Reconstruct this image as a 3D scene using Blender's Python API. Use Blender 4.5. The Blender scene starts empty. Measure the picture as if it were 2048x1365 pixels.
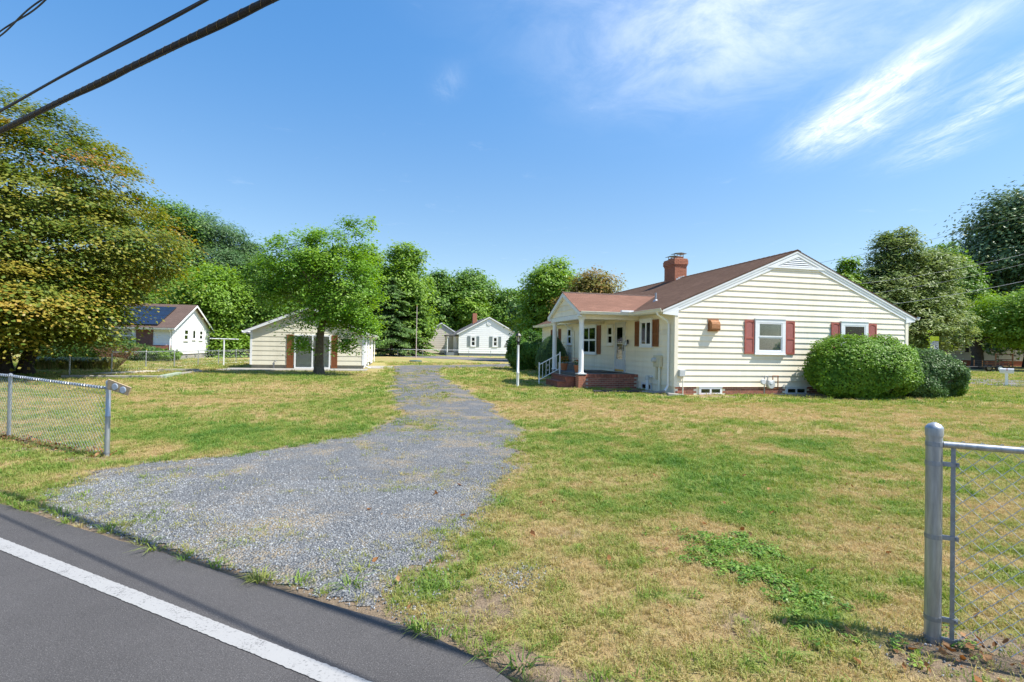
import bpy, bmesh, math, random
import numpy as np
from mathutils import Matrix, Vector

random.seed(7)
RNG = np.random.default_rng(11)
SC = bpy.context.scene
COL = SC.collection

# ------------------------------------------------------------------ camera
F_PX, PITCH, ROLL, EYE = 1055.2, 0.0109, 0.0171, 1.60
cam_d = bpy.data.cameras.new('camera'); cam = bpy.data.objects.new('camera', cam_d); COL.objects.link(cam)
cam_d.sensor_width = 36; cam_d.lens = F_PX * 36 / 2048; cam_d.clip_start = 0.05; cam_d.clip_end = 4000
cam.matrix_world = Matrix.Translation((0, 0, EYE)) @ Matrix.Rotation(math.pi / 2 + PITCH, 4, 'X') @ Matrix.Rotation(ROLL, 4, 'Z')
SC.camera = cam

# ------------------------------------------------------------------ light
SUN = Vector((0.65, -0.15, 1.0)).normalized()
SUN_EL = math.asin(SUN.z); SUN_ROT = math.atan2(SUN.x, SUN.y)
sd = bpy.data.lights.new('sun', 'SUN'); sun = bpy.data.objects.new('sun', sd); COL.objects.link(sun)
sd.energy = 4.7; sd.angle = math.radians(0.53); sd.color = (1.0, 0.955, 0.87)
sun.rotation_euler = SUN.to_track_quat('Z', 'Y').to_euler()
SC.view_settings.view_transform = 'Standard'; SC.view_settings.look = 'None'
SC.view_settings.gamma = 1.0; SC.view_settings.use_curve_mapping = False
SC.view_settings.exposure = 0.84
SC.cycles.use_denoising = True
SC.cycles.max_bounces = 7; SC.cycles.diffuse_bounces = 4; SC.cycles.transparent_max_bounces = 12
SC.cycles.caustics_reflective = False; SC.cycles.caustics_refractive = False

class N:
    """tiny node-graph helper"""
    def __init__(s, tree): s.t = tree
    def __call__(s, typ, ins=None, **props):
        n = s.t.nodes.new(typ)
        for k, v in props.items(): setattr(n, k, v)
        for k, v in (ins or {}).items():
            sock = n.inputs[k]
            if isinstance(v, bpy.types.NodeSocket): s.t.links.new(v, sock)
            elif isinstance(v, bpy.types.Node): s.t.links.new(v.outputs[0], sock)
            else: sock.default_value = v
        return n
    def math(s, op, a, b=None, clamp=False):
        ins = {0: a}
        if b is not None: ins[1] = b
        return s('ShaderNodeMath', ins, operation=op, use_clamp=clamp).outputs[0]
    def mix(s, fac, a, b, mode='MIX'):
        n = s('ShaderNodeMix', data_type='RGBA', blend_type=mode)
        for idx, v in ((0, fac), (6, a), (7, b)):
            if isinstance(v, bpy.types.NodeSocket): s.t.links.new(v, n.inputs[idx])
            elif idx == 0: n.inputs[0].default_value = v
            else: n.inputs[idx].default_value = (*v, 1) if len(v) == 3 else v
        return n.outputs[2]
    def noise(s, vec, scale, detail=3, rough=.55, dist=0.0):
        ins = {'Scale': scale, 'Detail': detail, 'Roughness': rough, 'Distortion': dist}
        if vec is not None: ins['Vector'] = vec
        return s('ShaderNodeTexNoise', ins).outputs[0]
    def ramp(s, fac, lo, hi, smooth=True):
        n = s('ShaderNodeMapRange', {0: fac, 1: lo, 2: hi}, interpolation_type='SMOOTHSTEP' if smooth else 'LINEAR')
        return n.outputs[0]

# ------------------------------------------------------------------ sky (world)
W = bpy.data.worlds.new('World'); SC.world = W; W.use_nodes = True
wt = W.node_tree; wt.nodes.clear(); n = N(wt)
sky = n('ShaderNodeTexSky', sky_type='NISHITA', sun_disc=False, sun_elevation=SUN_EL, sun_rotation=SUN_ROT,
        air_density=1.0, dust_density=0.6, ozone_density=2.2, altitude=0)
geo = n('ShaderNodeTexCoord'); sep = n('ShaderNodeSeparateXYZ', {0: geo.outputs['Generated']})
zz = n.math('MAXIMUM', sep.outputs[2], 0.04)
px, py = n.math('DIVIDE', sep.outputs[0], zz), n.math('DIVIDE', sep.outputs[1], zz)
P = n('ShaderNodeCombineXYZ', {0: px, 1: py, 2: 0.0}).outputs[0]
fib_v = n('ShaderNodeVectorMath', {0: P, 1: (15.0, 2.0, 1)}, operation='MULTIPLY').outputs[0]
fib = n.noise(fib_v, 1.2, 11, .70, 1.1)
puff = n.noise(P, 2.6, 9, .66, .5)
fib2 = n.ramp(n.noise(n('ShaderNodeVectorMath', {0: P, 1: (6.0, 2.6, 1)}, operation='MULTIPLY').outputs[0], 1.6, 12, .72, .9), .34, .74)
def blob(cx, cy, sx, sy, skew=0.0):
    qx = n.math('SUBTRACT', px, cx); qy = n.math('SUBTRACT', py, cy)
    if skew: qx = n.math('ADD', qx, n.math('MULTIPLY', qy, skew))
    a = n.math('DIVIDE', qx, sx); b = n.math('DIVIDE', qy, sy)
    r = n.math('ADD', n.math('MULTIPLY', a, a), n.math('MULTIPLY', b, b))
    return n.math('EXPONENT', n.math('MULTIPLY', r, -1.0))
fibm = n.math('ADD', n.math('MULTIPLY', n.ramp(fib, .28, .80), .42), n.math('MULTIPLY', fib2, .62))
main = n.math('ADD', blob(1.36, 1.95, .085, .42), n.math('MULTIPLY', blob(1.48, 2.30, .19, .36, -.1), 0.9))
main = n.math('MULTIPLY', n.math('MULTIPLY', main, .95), n.math('ADD', n.math('MULTIPLY', fibm, 1.0), .18))
rest = n.math('ADD', n.math('MULTIPLY', blob(1.78, 1.80, .10, .22), .6), n.math('MULTIPLY', blob(1.93, 2.20, .09, .4), .6))
rest = n.math('ADD', rest, n.math('MULTIPLY', blob(2.1, 2.62, .12, .25), .3))
rest = n.math('ADD', rest, n.math('MULTIPLY', blob(-.26, 2.0, .05, .12, .25), .14))
rest = n.math('MULTIPLY', rest, n.math('ADD', n.math('MULTIPLY', fibm, 1.2), .05))
veil = n.math('ADD', n.math('MULTIPLY', blob(.62, 1.70, .42, .48), .42), n.math('MULTIPLY', blob(.9, 1.25, .7, .5), .38))
veil = n.math('MULTIPLY', veil, n.math('ADD', n.math('MULTIPLY', n.ramp(puff, .3, .7), .7), .3))
wisps = n.math('MULTIPLY', n.ramp(puff, .60, .80), n.math('MULTIPLY', fibm, .30))   # thin cirrus over the whole sky
cl = n.math('ADD', n.math('ADD', main, rest), n.math('ADD', veil, wisps), clamp=True)
satv = n.math('ADD', n.math('MULTIPLY', n.ramp(sep.outputs[2], .04, .55), .20), 1.08)
valv = n.math('ADD', n.math('MULTIPLY', n.ramp(sep.outputs[2], .05, .6), .36), .78)
skyc = n('ShaderNodeHueSaturation', {'Hue': .497, 'Saturation': satv, 'Value': valv, 'Color': sky}).outputs[0]
cl_col = n.mix(cl, skyc, (6.3, 6.6, 6.9))
bg = n('ShaderNodeBackground', {0: cl_col, 1: 0.124})
n('ShaderNodeOutputWorld', {0: bg})

# ------------------------------------------------------------------ photo-pixel -> place helpers
CR, SR, CP, SP = math.cos(ROLL), math.sin(ROLL), math.cos(PITCH), math.sin(PITCH)
def ray(u, v):
    u -= 1024; v -= 682.5
    a = CR * u + SR * v; b = -SR * u + CR * v
    x, zu = a / F_PX, -b / F_PX
    return Vector((x, CP - SP * zu, SP + CP * zu))
def gp(u, v, z=0.0):
    d = ray(u, v); t = (z - EYE) / d.z
    return Vector((d.x * t, d.y * t, z))
def at(u, v, y):
    d = ray(u, v); t = y / d.y
    return Vector((d.x * t, y, EYE + d.z * t))

# ------------------------------------------------------------------ materials
def mat(name):
    m = bpy.data.materials.new(name); m.use_nodes = True
    t = m.node_tree; t.nodes.clear(); nn = N(t)
    out = nn('ShaderNodeOutputMaterial')
    return m, nn, out
def obj_coord(nn): return nn('ShaderNodeTexCoord').outputs['Object']
def world_pos(nn): return nn('ShaderNodeNewGeometry').outputs['Position']
MATS = {}
def plain(name, col, rough=.6, var=.12, vscale=6.0, metal=0.0, bump=0.0, bscale=60, spec=.4, rnd=0.0, dirt=0.0, dirtcol=(.18, .15, .11), streak=False):
    if name in MATS: return MATS[name]
    m, nn, out = mat(name)
    v = world_pos(nn)
    if streak: v = nn('ShaderNodeVectorMath', {0: v, 1: (3.0, 3.0, .35)}, operation='MULTIPLY').outputs[0]
    f = nn.ramp(nn.noise(v, vscale, 5, .6), .25, .75)
    lo = tuple(c * (1 - var) for c in col); hi = tuple(min(1, c * (1 + var * .7)) for c in col)
    c = nn.mix(f, lo, hi)
    if dirt:
        d = nn.ramp(nn.noise(v, vscale * .45, 7, .7), .52, .78)
        c = nn.mix(nn.math('MULTIPLY', d, dirt), c, dirtcol)
    if rnd:
        r = nn('ShaderNodeObjectInfo').outputs['Random']
        c = nn('ShaderNodeHueSaturation', {'Value': nn.math('ADD', nn.math('MULTIPLY', r, 2 * rnd), 1 - rnd), 'Color': c}).outputs[0]
    ins = {'Base Color': c, 'Roughness': rough, 'Metallic': metal, 'Specular IOR Level': spec}
    b = nn('ShaderNodeBsdfPrincipled', ins)
    if bump:
        h = nn.noise(world_pos(nn), bscale, 4, .6)
        bp = nn('ShaderNodeBump', {'Height': h, 'Strength': bump, 'Distance': .01})
        nn.t.links.new(bp.outputs[0], b.inputs['Normal'])
    nn.t.links.new(b.outputs[0], out.inputs[0])
    MATS[name] = m
    return m

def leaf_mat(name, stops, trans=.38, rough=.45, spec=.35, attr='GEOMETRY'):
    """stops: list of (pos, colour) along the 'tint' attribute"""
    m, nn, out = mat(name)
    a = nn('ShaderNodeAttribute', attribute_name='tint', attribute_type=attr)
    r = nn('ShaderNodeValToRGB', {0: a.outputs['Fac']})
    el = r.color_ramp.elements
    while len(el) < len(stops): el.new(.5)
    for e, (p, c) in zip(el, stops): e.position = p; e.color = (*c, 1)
    b = nn('ShaderNodeBsdfPrincipled', {'Base Color': r, 'Roughness': rough, 'Specular IOR Level': spec})
    tc = nn('ShaderNodeHueSaturation', {'Saturation': 1.15, 'Value': 1.25, 'Hue': .49, 'Color': r})
    tr = nn('ShaderNodeBsdfTranslucent', {0: tc})
    mx = nn('ShaderNodeMixShader', {0: trans, 1: b, 2: tr})
    nn.t.links.new(mx.outputs[0], out.inputs[0])
    return m

def glass_pane(name, tint, refl=.6, rough=.03):
    """window glass: see-through with a sky-catching surface"""
    m, nn, out = mat(name)
    fr = nn('ShaderNodeFresnel', {0: 1.5})
    g = nn('ShaderNodeBsdfGlossy', {'Roughness': rough, 'Color': (.9, .93, .95, 1)})
    t = nn('ShaderNodeBsdfTransparent', {0: (*tint, 1)})
    fac = nn.math('ADD', nn.math('MULTIPLY', fr.outputs[0], 1.1), refl * .04, clamp=True)
    mx = nn('ShaderNodeMixShader', {0: fac, 1: t, 2: g})
    nn.t.links.new(mx.outputs[0], out.inputs[0]); MATS[name] = m
    return m

cream = plain('cream_siding', (.87, .80, .655), .55, .06, 1.1, dirt=.26, dirtcol=(.45, .40, .29), streak=True, rnd=.05)
cream_g = plain('cream_panel_siding', (.74, .70, .56), .6, .05, 1.0, dirt=.25, dirtcol=(.4, .37, .28), streak=True, rnd=.04)
white = plain('white_paint', (.80, .82, .84), .45, .05, 3, dirt=.12, dirtcol=(.45, .44, .4))
whiteold = plain('weathered_white', (.66, .68, .70), .55, .08, 5, dirt=.3, dirtcol=(.4, .38, .34))
vinyl = plain('white_vinyl', (.80, .81, .83), .4, .03, 2, rnd=.02, dirt=.08)
gutter_m = plain('gutter_cream_white', (.78, .76, .66), .4, .06, 3, dirt=.25, dirtcol=(.4, .36, .26))
shutter_red = plain('shutter_brick_red', (.38, .105, .08), .5, .1, 8)
shutter_brown = plain('shutter_brown', (.22, .075, .025), .55, .15, 8)
grey_shut = plain('shutter_grey', (.22, .26, .27), .55, .1, 8)
brick_m = plain('brick_red', (.33, .115, .075), .85, .25, 14, bump=.5, bscale=90, rnd=.32, dirt=.2, dirtcol=(.36, .26, .2))
brick_o = plain('brick_orange', (.47, .185, .11), .85, .2, 14, bump=.5, bscale=90, rnd=.2, dirt=.25, dirtcol=(.5, .38, .3))
mortar = plain('mortar', (.48, .42, .36), .95, .15, 20)
concrete = plain('concrete', (.31, .295, .265), .9, .15, 5, bump=.3, dirt=.4, dirtcol=(.2, .2, .17))
dark_int = plain('dark_interior', (.03, .035, .04), .8, .3, 3)
steel = plain('galvanised_steel', (.40, .42, .44), .45, .25, 14, metal=.7, dirt=.6, dirtcol=(.20, .20, .195), spec=.5, streak=True)
steel_d = plain('galvanised_dark', (.30, .32, .35), .5, .2, 22, metal=.7, dirt=.3, dirtcol=(.2, .2, .2))
wirem = plain('galvanised_wire', (.50, .53, .56), .4, .15, 30, metal=.7)
blackrub = plain('black_rubber', (.018, .018, .02), .55, .3, 15)
blackpl = plain('black_plastic', (.022, .022, .024), .4, .3, 10)
rust = plain('rusty_metal', (.36, .16, .065), .75, .35, 30, dirt=.7, dirtcol=(.55, .48, .38))
greybox = plain('grey_box', (.50, .52, .53), .5, .08, 8)
beige = plain('beige_meter', (.62, .57, .42), .55, .08, 8)
terra = plain('terracotta', (.48, .17, .075), .8, .12, 10)
wood = plain('weathered_wood', (.42, .31, .19), .8, .25, 25, dirt=.4, dirtcol=(.2, .14, .09))
bark = plain('bark', (.15, .115, .085), .95, .35, 9, bump=.9, bscale=22)
bark_d = plain('bark_dark', (.06, .05, .042), .95, .35, 9, bump=.9, bscale=20)
lens_m = plain('reflector_lens', (.42, .48, .56), .25, .1, 20, metal=.3)
flower_m = plain('flower_petals', (.75, .16, .03), .6, .3, 40)
yellow_s = plain('sign_yellow_green', (.62, .72, .03), .5, .05, 5)
white_s = plain('sign_white', (.72, .74, .78), .5, .05, 5)
black_s = plain('sign_black', (.03, .03, .035), .6, .1, 5)
brass = plain('brass', (.65, .45, .12), .35, .1, 10, metal=.8)
pane_dark = glass_pane('window_glass', (.93, .95, .95), 0.0)
curtain = plain('lace_curtain', (.48, .46, .44), .9, .28, 28)
blind = plain('window_blind_green', (.055, .105, .07), .8, .12, 4)
inside = plain('room_beyond_glass', (.055, .06, .06), .85, .5, 2.2)
insidered = plain('drawn_curtain_rosy', (.30, .16, .13), .9, .25, 9)
lace_grey = plain('pale_sheer_curtain', (.66, .67, .63), .9, .2, 12)
solar_m = plain('solar_cells', (.012, .016, .035), .16, .2, 4, spec=.6)
solar_f = plain('solar_frame', (.03, .03, .035), .4, .1, 5)
pole_m = plain('pole_paint_grey_pink', (.52, .44, .42), .6, .2, 5)
deck_m = plain('porch_floor_grey', (.10, .105, .115), .7, .15, 4)
redmulch = plain('red_brick_edging', (.34, .15, .11), .9, .25, 12)

def shingle_mat(name, col, col2):
    m, nn, out = mat(name)
    tc = nn('ShaderNodeUVMap', uv_map='UVMap').outputs[0]
    br = nn('ShaderNodeTexBrick', {'Vector': tc, 'Color1': (*col, 1), 'Color2': (*col2, 1), 'Mortar': (*[c * .55 for c in col], 1), 'Scale': 1.0,
                                   'Mortar Size': .010, 'Brick Width': .30, 'Row Height': .14}, offset=.5)
    v = world_pos(nn)
    c = nn.mix(nn.ramp(nn.noise(v, .8, 6, .65), .3, .7), br.outputs[0], tuple(c * .72 for c in col2), 'MIX')
    c = nn.mix(.55, br.outputs[0], c)
    gr = nn.ramp(nn.noise(v, 160, 2, .6), .2, .8)
    c = nn.mix(nn.math('MULTIPLY', gr, .45), c, tuple(c2 * 1.5 for c2 in col), 'MIX')
    b = nn('ShaderNodeBsdfPrincipled', {'Base Color': c, 'Roughness': .95, 'Specular IOR Level': .05})
    bp = nn('ShaderNodeBump', {'Height': gr, 'Strength': .35, 'Distance': .006}); nn.t.links.new(bp.outputs[0], b.inputs['Normal'])
    nn.t.links.new(b.outputs[0], out.inputs[0]); return m
shingle = shingle_mat('brown_shingles', (.165, .105, .078), (.10, .063, .047))
shingle_p_sunlit = shingle_mat('porch_shingles_sunlit', (.25, .138, .10), (.155, .087, .064))  # same shingles as the main roof; stronger sun painted in as lighter colour
shingle_g = shingle_mat('grey_shingles', (.16, .155, .16), (.11, .11, .115))
shingle_r = shingle_mat('red_brown_shingles', (.135, .095, .08), (.10, .072, .062))

# ------------------------------------------------------------------ mesh helpers
def link(o, parent=None):
    COL.objects.link(o)
    if parent is not None: o.parent = parent
    return o
def tag(o, label, cat, group=None, kind=None):
    o['label'] = label; o['category'] = cat
    if group: o['group'] = group
    if kind: o['kind'] = kind
    return o
def empty(name, loc=(0, 0, 0), rz=0.0, parent=None):
    o = bpy.data.objects.new(name, None); o.location = loc; o.rotation_euler = (0, 0, rz); o.empty_display_size = .2
    return link(o, parent)

class MB:
    """collects shapes into one mesh"""
    def __init__(s, tf=None): s.v = []; s.f = []; s.tf = tf
    def add(s, verts, faces):
        o = len(s.v)
        s.v += [s.tf(*p) if s.tf else tuple(p) for p in verts]
        s.f += [tuple(i + o for i in f) for f in faces]
        return s
    def box(s, x0, x1, y0, y1, z0, z1):
        return s.hexa([(x0, y0, z0), (x1, y0, z0), (x1, y1, z0), (x0, y1, z0), (x0, y0, z1), (x1, y0, z1), (x1, y1, z1), (x0, y1, z1)])
    def hexa(s, p):
        return s.add(p, [(0, 3, 2, 1), (4, 5, 6, 7), (0, 1, 5, 4), (1, 2, 6, 5), (2, 3, 7, 6), (3, 0, 4, 7)])
    def prism(s, poly, axis, a, b):
        """poly: 2D points; extruded along axis 0/1/2 from a to b"""
        k = len(poly)
        def p3(q, t):
            l = list(q); l.insert(axis, t); return tuple(l)
        v = [p3(q, a) for q in poly] + [p3(q, b) for q in poly]
        return s.add(v, [tuple(range(k))[::-1], tuple(range(k, 2 * k))] + [(i, (i + 1) % k, k + (i + 1) % k, k + i) for i in range(k)])
    def tube(s, pts, radii, sides=8, cap=True):
        pts = [Vector(p) for p in pts]
        if not hasattr(radii, '__len__'): radii = [radii] * len(pts)
        base = len(s.v); ring = []; up = None
        vs = []
        for i, p in enumerate(pts):
            d = (pts[min(i + 1, len(pts) - 1)] - pts[max(i - 1, 0)])
            if d.length < 1e-9: d = Vector((0, 0, 1))
            d.normalize()
            if up is None: up = Vector((0, 0, 1)) if abs(d.z) < .9 else Vector((1, 0, 0))
            a = d.cross(up)
            if a.length < 1e-4: a = d.cross(Vector((1, 0, 0)) if abs(d.x) < .9 else Vector((0, 1, 0)))
            a.normalize(); b = a.cross(d).normalized(); up = b
            for k in range(sides):
                t = 2 * math.pi * k / sides
                vs.append(tuple(p + (a * math.cos(t) + b * math.sin(t)) * radii[i]))
        fs = []
        for i in range(len(pts) - 1):
            for k in range(sides):
                k2 = (k + 1) % sides
                fs.append((i * sides + k, i * sides + k2, (i + 1) * sides + k2, (i + 1) * sides + k))
        if cap:
            fs.append(tuple(range(sides))[::-1]); o = (len(pts) - 1) * sides; fs.append(tuple(o + k for k in range(sides)))
        return s.add(vs, fs)
    def lathe(s, prof, cx=0, cy=0, sides=16):
        return s.tube([(cx, cy, z) for r, z in prof], [max(r, .0005) for r, z in prof], sides)
    def disc(s, c, nrm, r, t, sides=14):
        c = Vector(c); nrm = Vector(nrm).normalized()
        return s.tube([c, c + nrm * t * .7, c + nrm * t], [r, r, r * .82], sides)
    def build(s, name, m, parent=None, smooth=False, bevel=0.0, fix=True):
        me = bpy.data.meshes.new(name); me.from_pydata(s.v, [], s.f)
        if fix or bevel:
            bm = bmesh.new(); bm.from_mesh(me)
            bmesh.ops.recalc_face_normals(bm, faces=bm.faces)
            if bevel: bmesh.ops.bevel(bm, geom=bm.edges[:], offset=bevel, segments=1, affect='EDGES')
            bm.to_mesh(me); bm.free()
        me.materials.append(m)
        if smooth:
            for p in me.polygons: p.use_smooth = True
            me.set_sharp_from_angle(angle=math.radians(45))
        return link(bpy.data.objects.new(name, me), parent)

def np_mesh(name, verts, faces4=None, faces3=None, attrs=None, m=None, smooth=False):
    me = bpy.data.meshes.new(name)
    V = np.asarray(verts, np.float32); me.vertices.add(len(V)); me.vertices.foreach_set('co', V.ravel())
    loops = []; starts = []; tot = 0
    for arr, k in ((faces4, 4), (faces3, 3)):
        if arr is None or not len(arr): continue
        arr = np.asarray(arr, np.int32); loops.append(arr.ravel()); starts.append(tot + np.arange(len(arr)) * k); tot += arr.size
    L = np.concatenate(loops); S = np.concatenate(starts)
    me.loops.add(len(L)); me.loops.foreach_set('vertex_index', L)
    me.polygons.add(len(S)); me.polygons.foreach_set('loop_start', S.astype(np.int32))
    if smooth: me.polygons.foreach_set('use_smooth', np.ones(len(S), bool))
    me.update(calc_edges=True)
    for k, a in (attrs or {}).items():
        at_ = me.attributes.new(k, 'FLOAT', 'POINT'); at_.data.foreach_set('value', np.asarray(a, np.float32))
    if m: me.materials.append(m)
    return me

# value noise for layouts
_tab = np.random.default_rng(5).random((256, 256))
def vnoise(x, y):
    xi = np.floor(x).astype(int); yi = np.floor(y).astype(int); fx = x - xi; fy = y - yi
    fx = fx * fx * (3 - 2 * fx); fy = fy * fy * (3 - 2 * fy)
    g = lambda a, b: _tab[a & 255, b & 255]
    return (g(xi, yi) * (1 - fx) + g(xi + 1, yi) * fx) * (1 - fy) + (g(xi, yi + 1) * (1 - fx) + g(xi + 1, yi + 1) * fx) * fy
def fbm(x, y, sc, oc=4):
    s = 0; a = .5; x = np.asarray(x, float) * sc; y = np.asarray(y, float) * sc
    for i in range(oc): s = s + a * vnoise(x + i * 17.3, y + i * 9.1); x = x * 2; y = y * 2; a *= .5
    return s / (1 - .5 ** oc)

# ================================================================== GROUND LAYOUT
# road edge line and directions
RD = np.array([-.8987, .4386]); RN = np.array([.4386, .8987])       # along the road (to the left), towards the lawn
RE0 = np.array([-2.11, 3.76])                                       # a point of the asphalt edge
def road_dist(x, y): return (x - RE0[0]) * RN[0] + (y - RE0[1]) * RN[1]   # >0 on the lawn side
def road_along(x, y): return (x - RE0[0]) * RD[0] + (y - RE0[1]) * RD[1]
# asphalt edge bulges: the mouth of the drive bites in on the right
def road_edge(s):   # offset of the asphalt edge at along-road position s
    return .05 * (fbm(s, s * 0 + 3.3, 1.4, 3) - .5) + .016 * (fbm(s, s * 0 + 1.1, 9, 2) - .5) - .28 * np.clip((-s - 1.9) / .9, 0, 1) ** 1.3

# driveway outline: (y, left x, right x)
DR = np.array([(2.6, -3.0, -1.3), (3.0, -3.0, -1.0), (3.5, -3.1, -.66), (3.9, -3.3, -.42), (4.6, -4.1, -.25), (5.4, -5.0, -.08), (6.3, -4.9, .05), (7.0, -4.2, .16), (7.8, -3.3, .2),
               (8.8, -2.72, .18), (9.9, -2.45, .12), (11.6, -2.5, -.02), (13.5, -2.85, -.4), (15.6, -3.4, -.93), (18.5, -4.1, -1.55),
               (21.5, -4.85, -2.3), (26, -5.8, -3.25), (31, -6.8, -4.3), (36, -8.2, -4.9), (39, -8.6, -5.0)])
def drive_mask(x, y):
    x = np.asarray(x, float); y = np.asarray(y, float)
    l = np.interp(y, DR[:, 0], DR[:, 1]); r = np.interp(y, DR[:, 0], DR[:, 2])
    wob = .75 * (fbm(x, y, .9, 4) - .5) + .42 * (fbm(x + 31, y, 3.0, 4) - .5)
    d = np.minimum(x - l, r - x) + wob
    d = np.where((y > 39.5), -9, d)
    # far branch of the drive running to the right behind the lawn
    cy = 40.5 + .0 * x; hw = np.interp(x, [-9, -4, 2], [2.2, 3.0, 4.5]); cy = np.interp(x, [-9, -4, 3], [38.0, 40.5, 48.5])
    d2 = np.where((x > -8.5) & (x < 6), hw - np.abs(y - cy), -9) + wob * 2
    return np.maximum(d, d2)          # metres inside the gravel

PATCH = []   # (x, y, rx, ry, amount): greener (+) or drier (-) areas of the lawn, placed from the ground points of the photograph
def patch(u, v, rx, ry, a): p = gp(u, v); PATCH.append((p.x, p.y, rx, ry, a))
for u, v, rx, ry, a in ((420, 800, 4.5, 3.2, -.38), (330, 770, 5, 2.2, -.3), (600, 780, 2.0, 2.5, -.12), (690, 800, 1.5, 5.0, .42), (720, 850, .8, 1.6, .35), (500, 880, 2.6, 1.0, .22),
                        (330, 870, 1.6, .8, .30), (520, 830, 3, 1, .05), (560, 755, 5, 2.2, .30), (300, 905, 1.0, .5, -.3),
                        (1200, 815, 4.5, 1.6, -.26), (1500, 830, 5.0, 2.0, -.32), (1800, 830, 4.5, 2.0, -.22), (1450, 800, 6, .9, .30), (1560, 855, 1.3, .35, .6), (1600, 890, 1.1, .3, .45),
                        (1400, 985, 1.1, .8, .48), (1300, 930, 1.0, .6, .35), (1500, 930, .9, .5, .35), (1180, 870, .8, .6, .25), (1600, 960, .9, .6, .25), (1250, 1010, .6, .5, .3), (1700, 920, 1, .5, .2),
                        (1560, 1140, .45, .55, .45), (1700, 1230, .35, .35, .35), (1250, 1240, .5, .5, -.28), (1320, 1150, .5, .35, -.30), (1130, 1120, .4, .5, -.12), (1090, 860, .6, 1.2, .3), (1060, 900, .3, .8, .2),
                        (1750, 1080, .7, .5, -.2), (1950, 1180, .6, .5, .1), (1100, 1250, .4, .4, .12),
                        (960, 745, 3.5, 6, .2), (1000, 765, 3, 1.6, -.15), (1060, 790, 3, 2.5, .12), (850, 722, 9, 9, .05), (900, 718, 12, 3, -.3), (1980, 800, 5, 4, .25),
                        (120, 930, 1.2, .35, .35), (60, 955, 1.2, .4, .15), (450, 715, 8, 7, .2), (620, 735, 9, 3, .15)):
    patch(u, v, rx, ry, a)
def green_map(x, y):
    g = .44 + .42 * (fbm(x, y, .55, 4) - .5) + .85 * (fbm(x + 50, y + 20, 2.2, 4) - .5) + .55 * (fbm(x + 5, y + 70, 8.0, 3) - .5)
    for cx, cy, rx, ry, a in PATCH: g = g + .48 * a * np.exp(-((x - cx) / rx) ** 2 - ((y - cy) / ry) ** 2)
    return np.clip(g, 0, 1)
DPATCH = [(gp(u, v).x, gp(u, v).y, a, b_, c_) for u, v, a, b_, c_ in ((835, 748, .6, 4.0, 1.3), (865, 800, .6, 1.8, 1.2), (850, 852, .6, .9, 1.3), (850, 775, .5, 2.5, 1.0), (960, 872, .4, .35, .7), (845, 885, .3, .4, .7), (250, 1045, .35, .3, .8), (330, 1055, .3, .2, .6), (430, 1095, .22, .12, .8), (350, 960, .5, .25, .6), (260, 990, .5, .25, .5), (600, 1085, .2, .1, .4), (770, 1115, .35, .12, .8), (900, 1085, .25, .2, .7), (830, 960, .3, .3, .5), (900, 830, .4, .5, .6), (800, 775, .3, 2, .6), (950, 930, .25, .3, .4), (700, 1160, .3, .12, .7), (170, 1010, .4, .2, .8))]
BARE = [(2.5, 2.75, .55, .28, 1.2), (2.9, 2.6, .5, .25, 1.1), (-5.6, 7.0, .5, .25, .8), (-6.6, 7.55, .9, .28, .9), (-7.8, 8.2, .8, .28, .9), (-.15, 3.1, .25, .2, .5),
        (.3, 4.7, .2, .45, .3), (-.1, 3.75, .3, .3, .3), (1.35, 3.05, .28, .22, .6), (1.55, 3.35, .2, .2, .4), (.95, 3.3, .3, .2, .35), (-.25, 3.4, .3, .18, .45),
        (7.0, 18.0, 2.2, .35, 1.0), (10.5, 19.0, 1.5, .4, 1.0), (4.9, 20.2, .45, 1.5, .9)]
def bare_map(x, y):
    b = 0
    for cx, cy, rx, ry, a in BARE: b = b + a * np.exp(-((x - cx) / rx) ** 2 - ((y - cy) / ry) ** 2)
    b = b * (.45 + 1.1 * fbm(x + 9, y + 4, 3.5, 3))
    b = b + .55 * np.exp(-(np.clip(-drive_mask(x, y), 0, 9) / .22) ** 2)          # thin band along the gravel
    b = b + .8 * np.exp(-(np.clip(road_dist(x, y), 0, 9) / .12) ** 2)
    b = b + .5 * np.clip(fbm(x + 70, y + 12, 1.7, 4) - .60, 0, 1) * 4 * (y < 14)
    return np.clip(b, 0, 1)
def ground_z(x, y):
    base = .030 * (fbm(x, y, .35, 3) - .5) + .012 * (fbm(x, y, 2.5, 2) - .5)
    s = np.clip(road_dist(x, y) / .5, 0, 1)
    return base * s + .022 * s - .004 * (1 - s) + np.where(road_dist(x, y) < 0, -.05 * np.clip(-road_dist(x, y) / .1, 0, 1), 0)

def axis_lines(spec):
    out = [spec[0][0]]
    for (a, b, st) in spec:
        k = max(1, int(round((b - a) / st))); out += list(a + (b - a) * np.arange(1, k + 1) / k)
    return np.array(out)
gx = axis_lines([(-900, -120, 60), (-120, -40, 5), (-40, -12, .8), (-12, -6, .25), (-6, 5, .07), (5, 12, .2), (12, 40, .8), (40, 120, 5), (120, 900, 60)])
gy = axis_lines([(-300, -20, 28), (-20, 0, 2), (0, 2.4, .2), (2.4, 9, .07), (9, 16, .18), (16, 30, .4), (30, 60, 1.0), (60, 130, 5), (130, 1200, 60)])
GX, GY = np.meshgrid(gx, gy); GZ = ground_z(GX, GY)
nx_, ny_ = len(gx), len(gy)
idx = np.arange(nx_ * ny_).reshape(ny_, nx_)
F4 = np.stack([idx[:-1, :-1], idx[:-1, 1:], idx[1:, 1:], idx[1:, :-1]], -1).reshape(-1, 4)
xs, ys = GX.ravel(), GY.ravel()
m, nn, out = mat('lawn_soil')
v = world_pos(nn)
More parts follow.
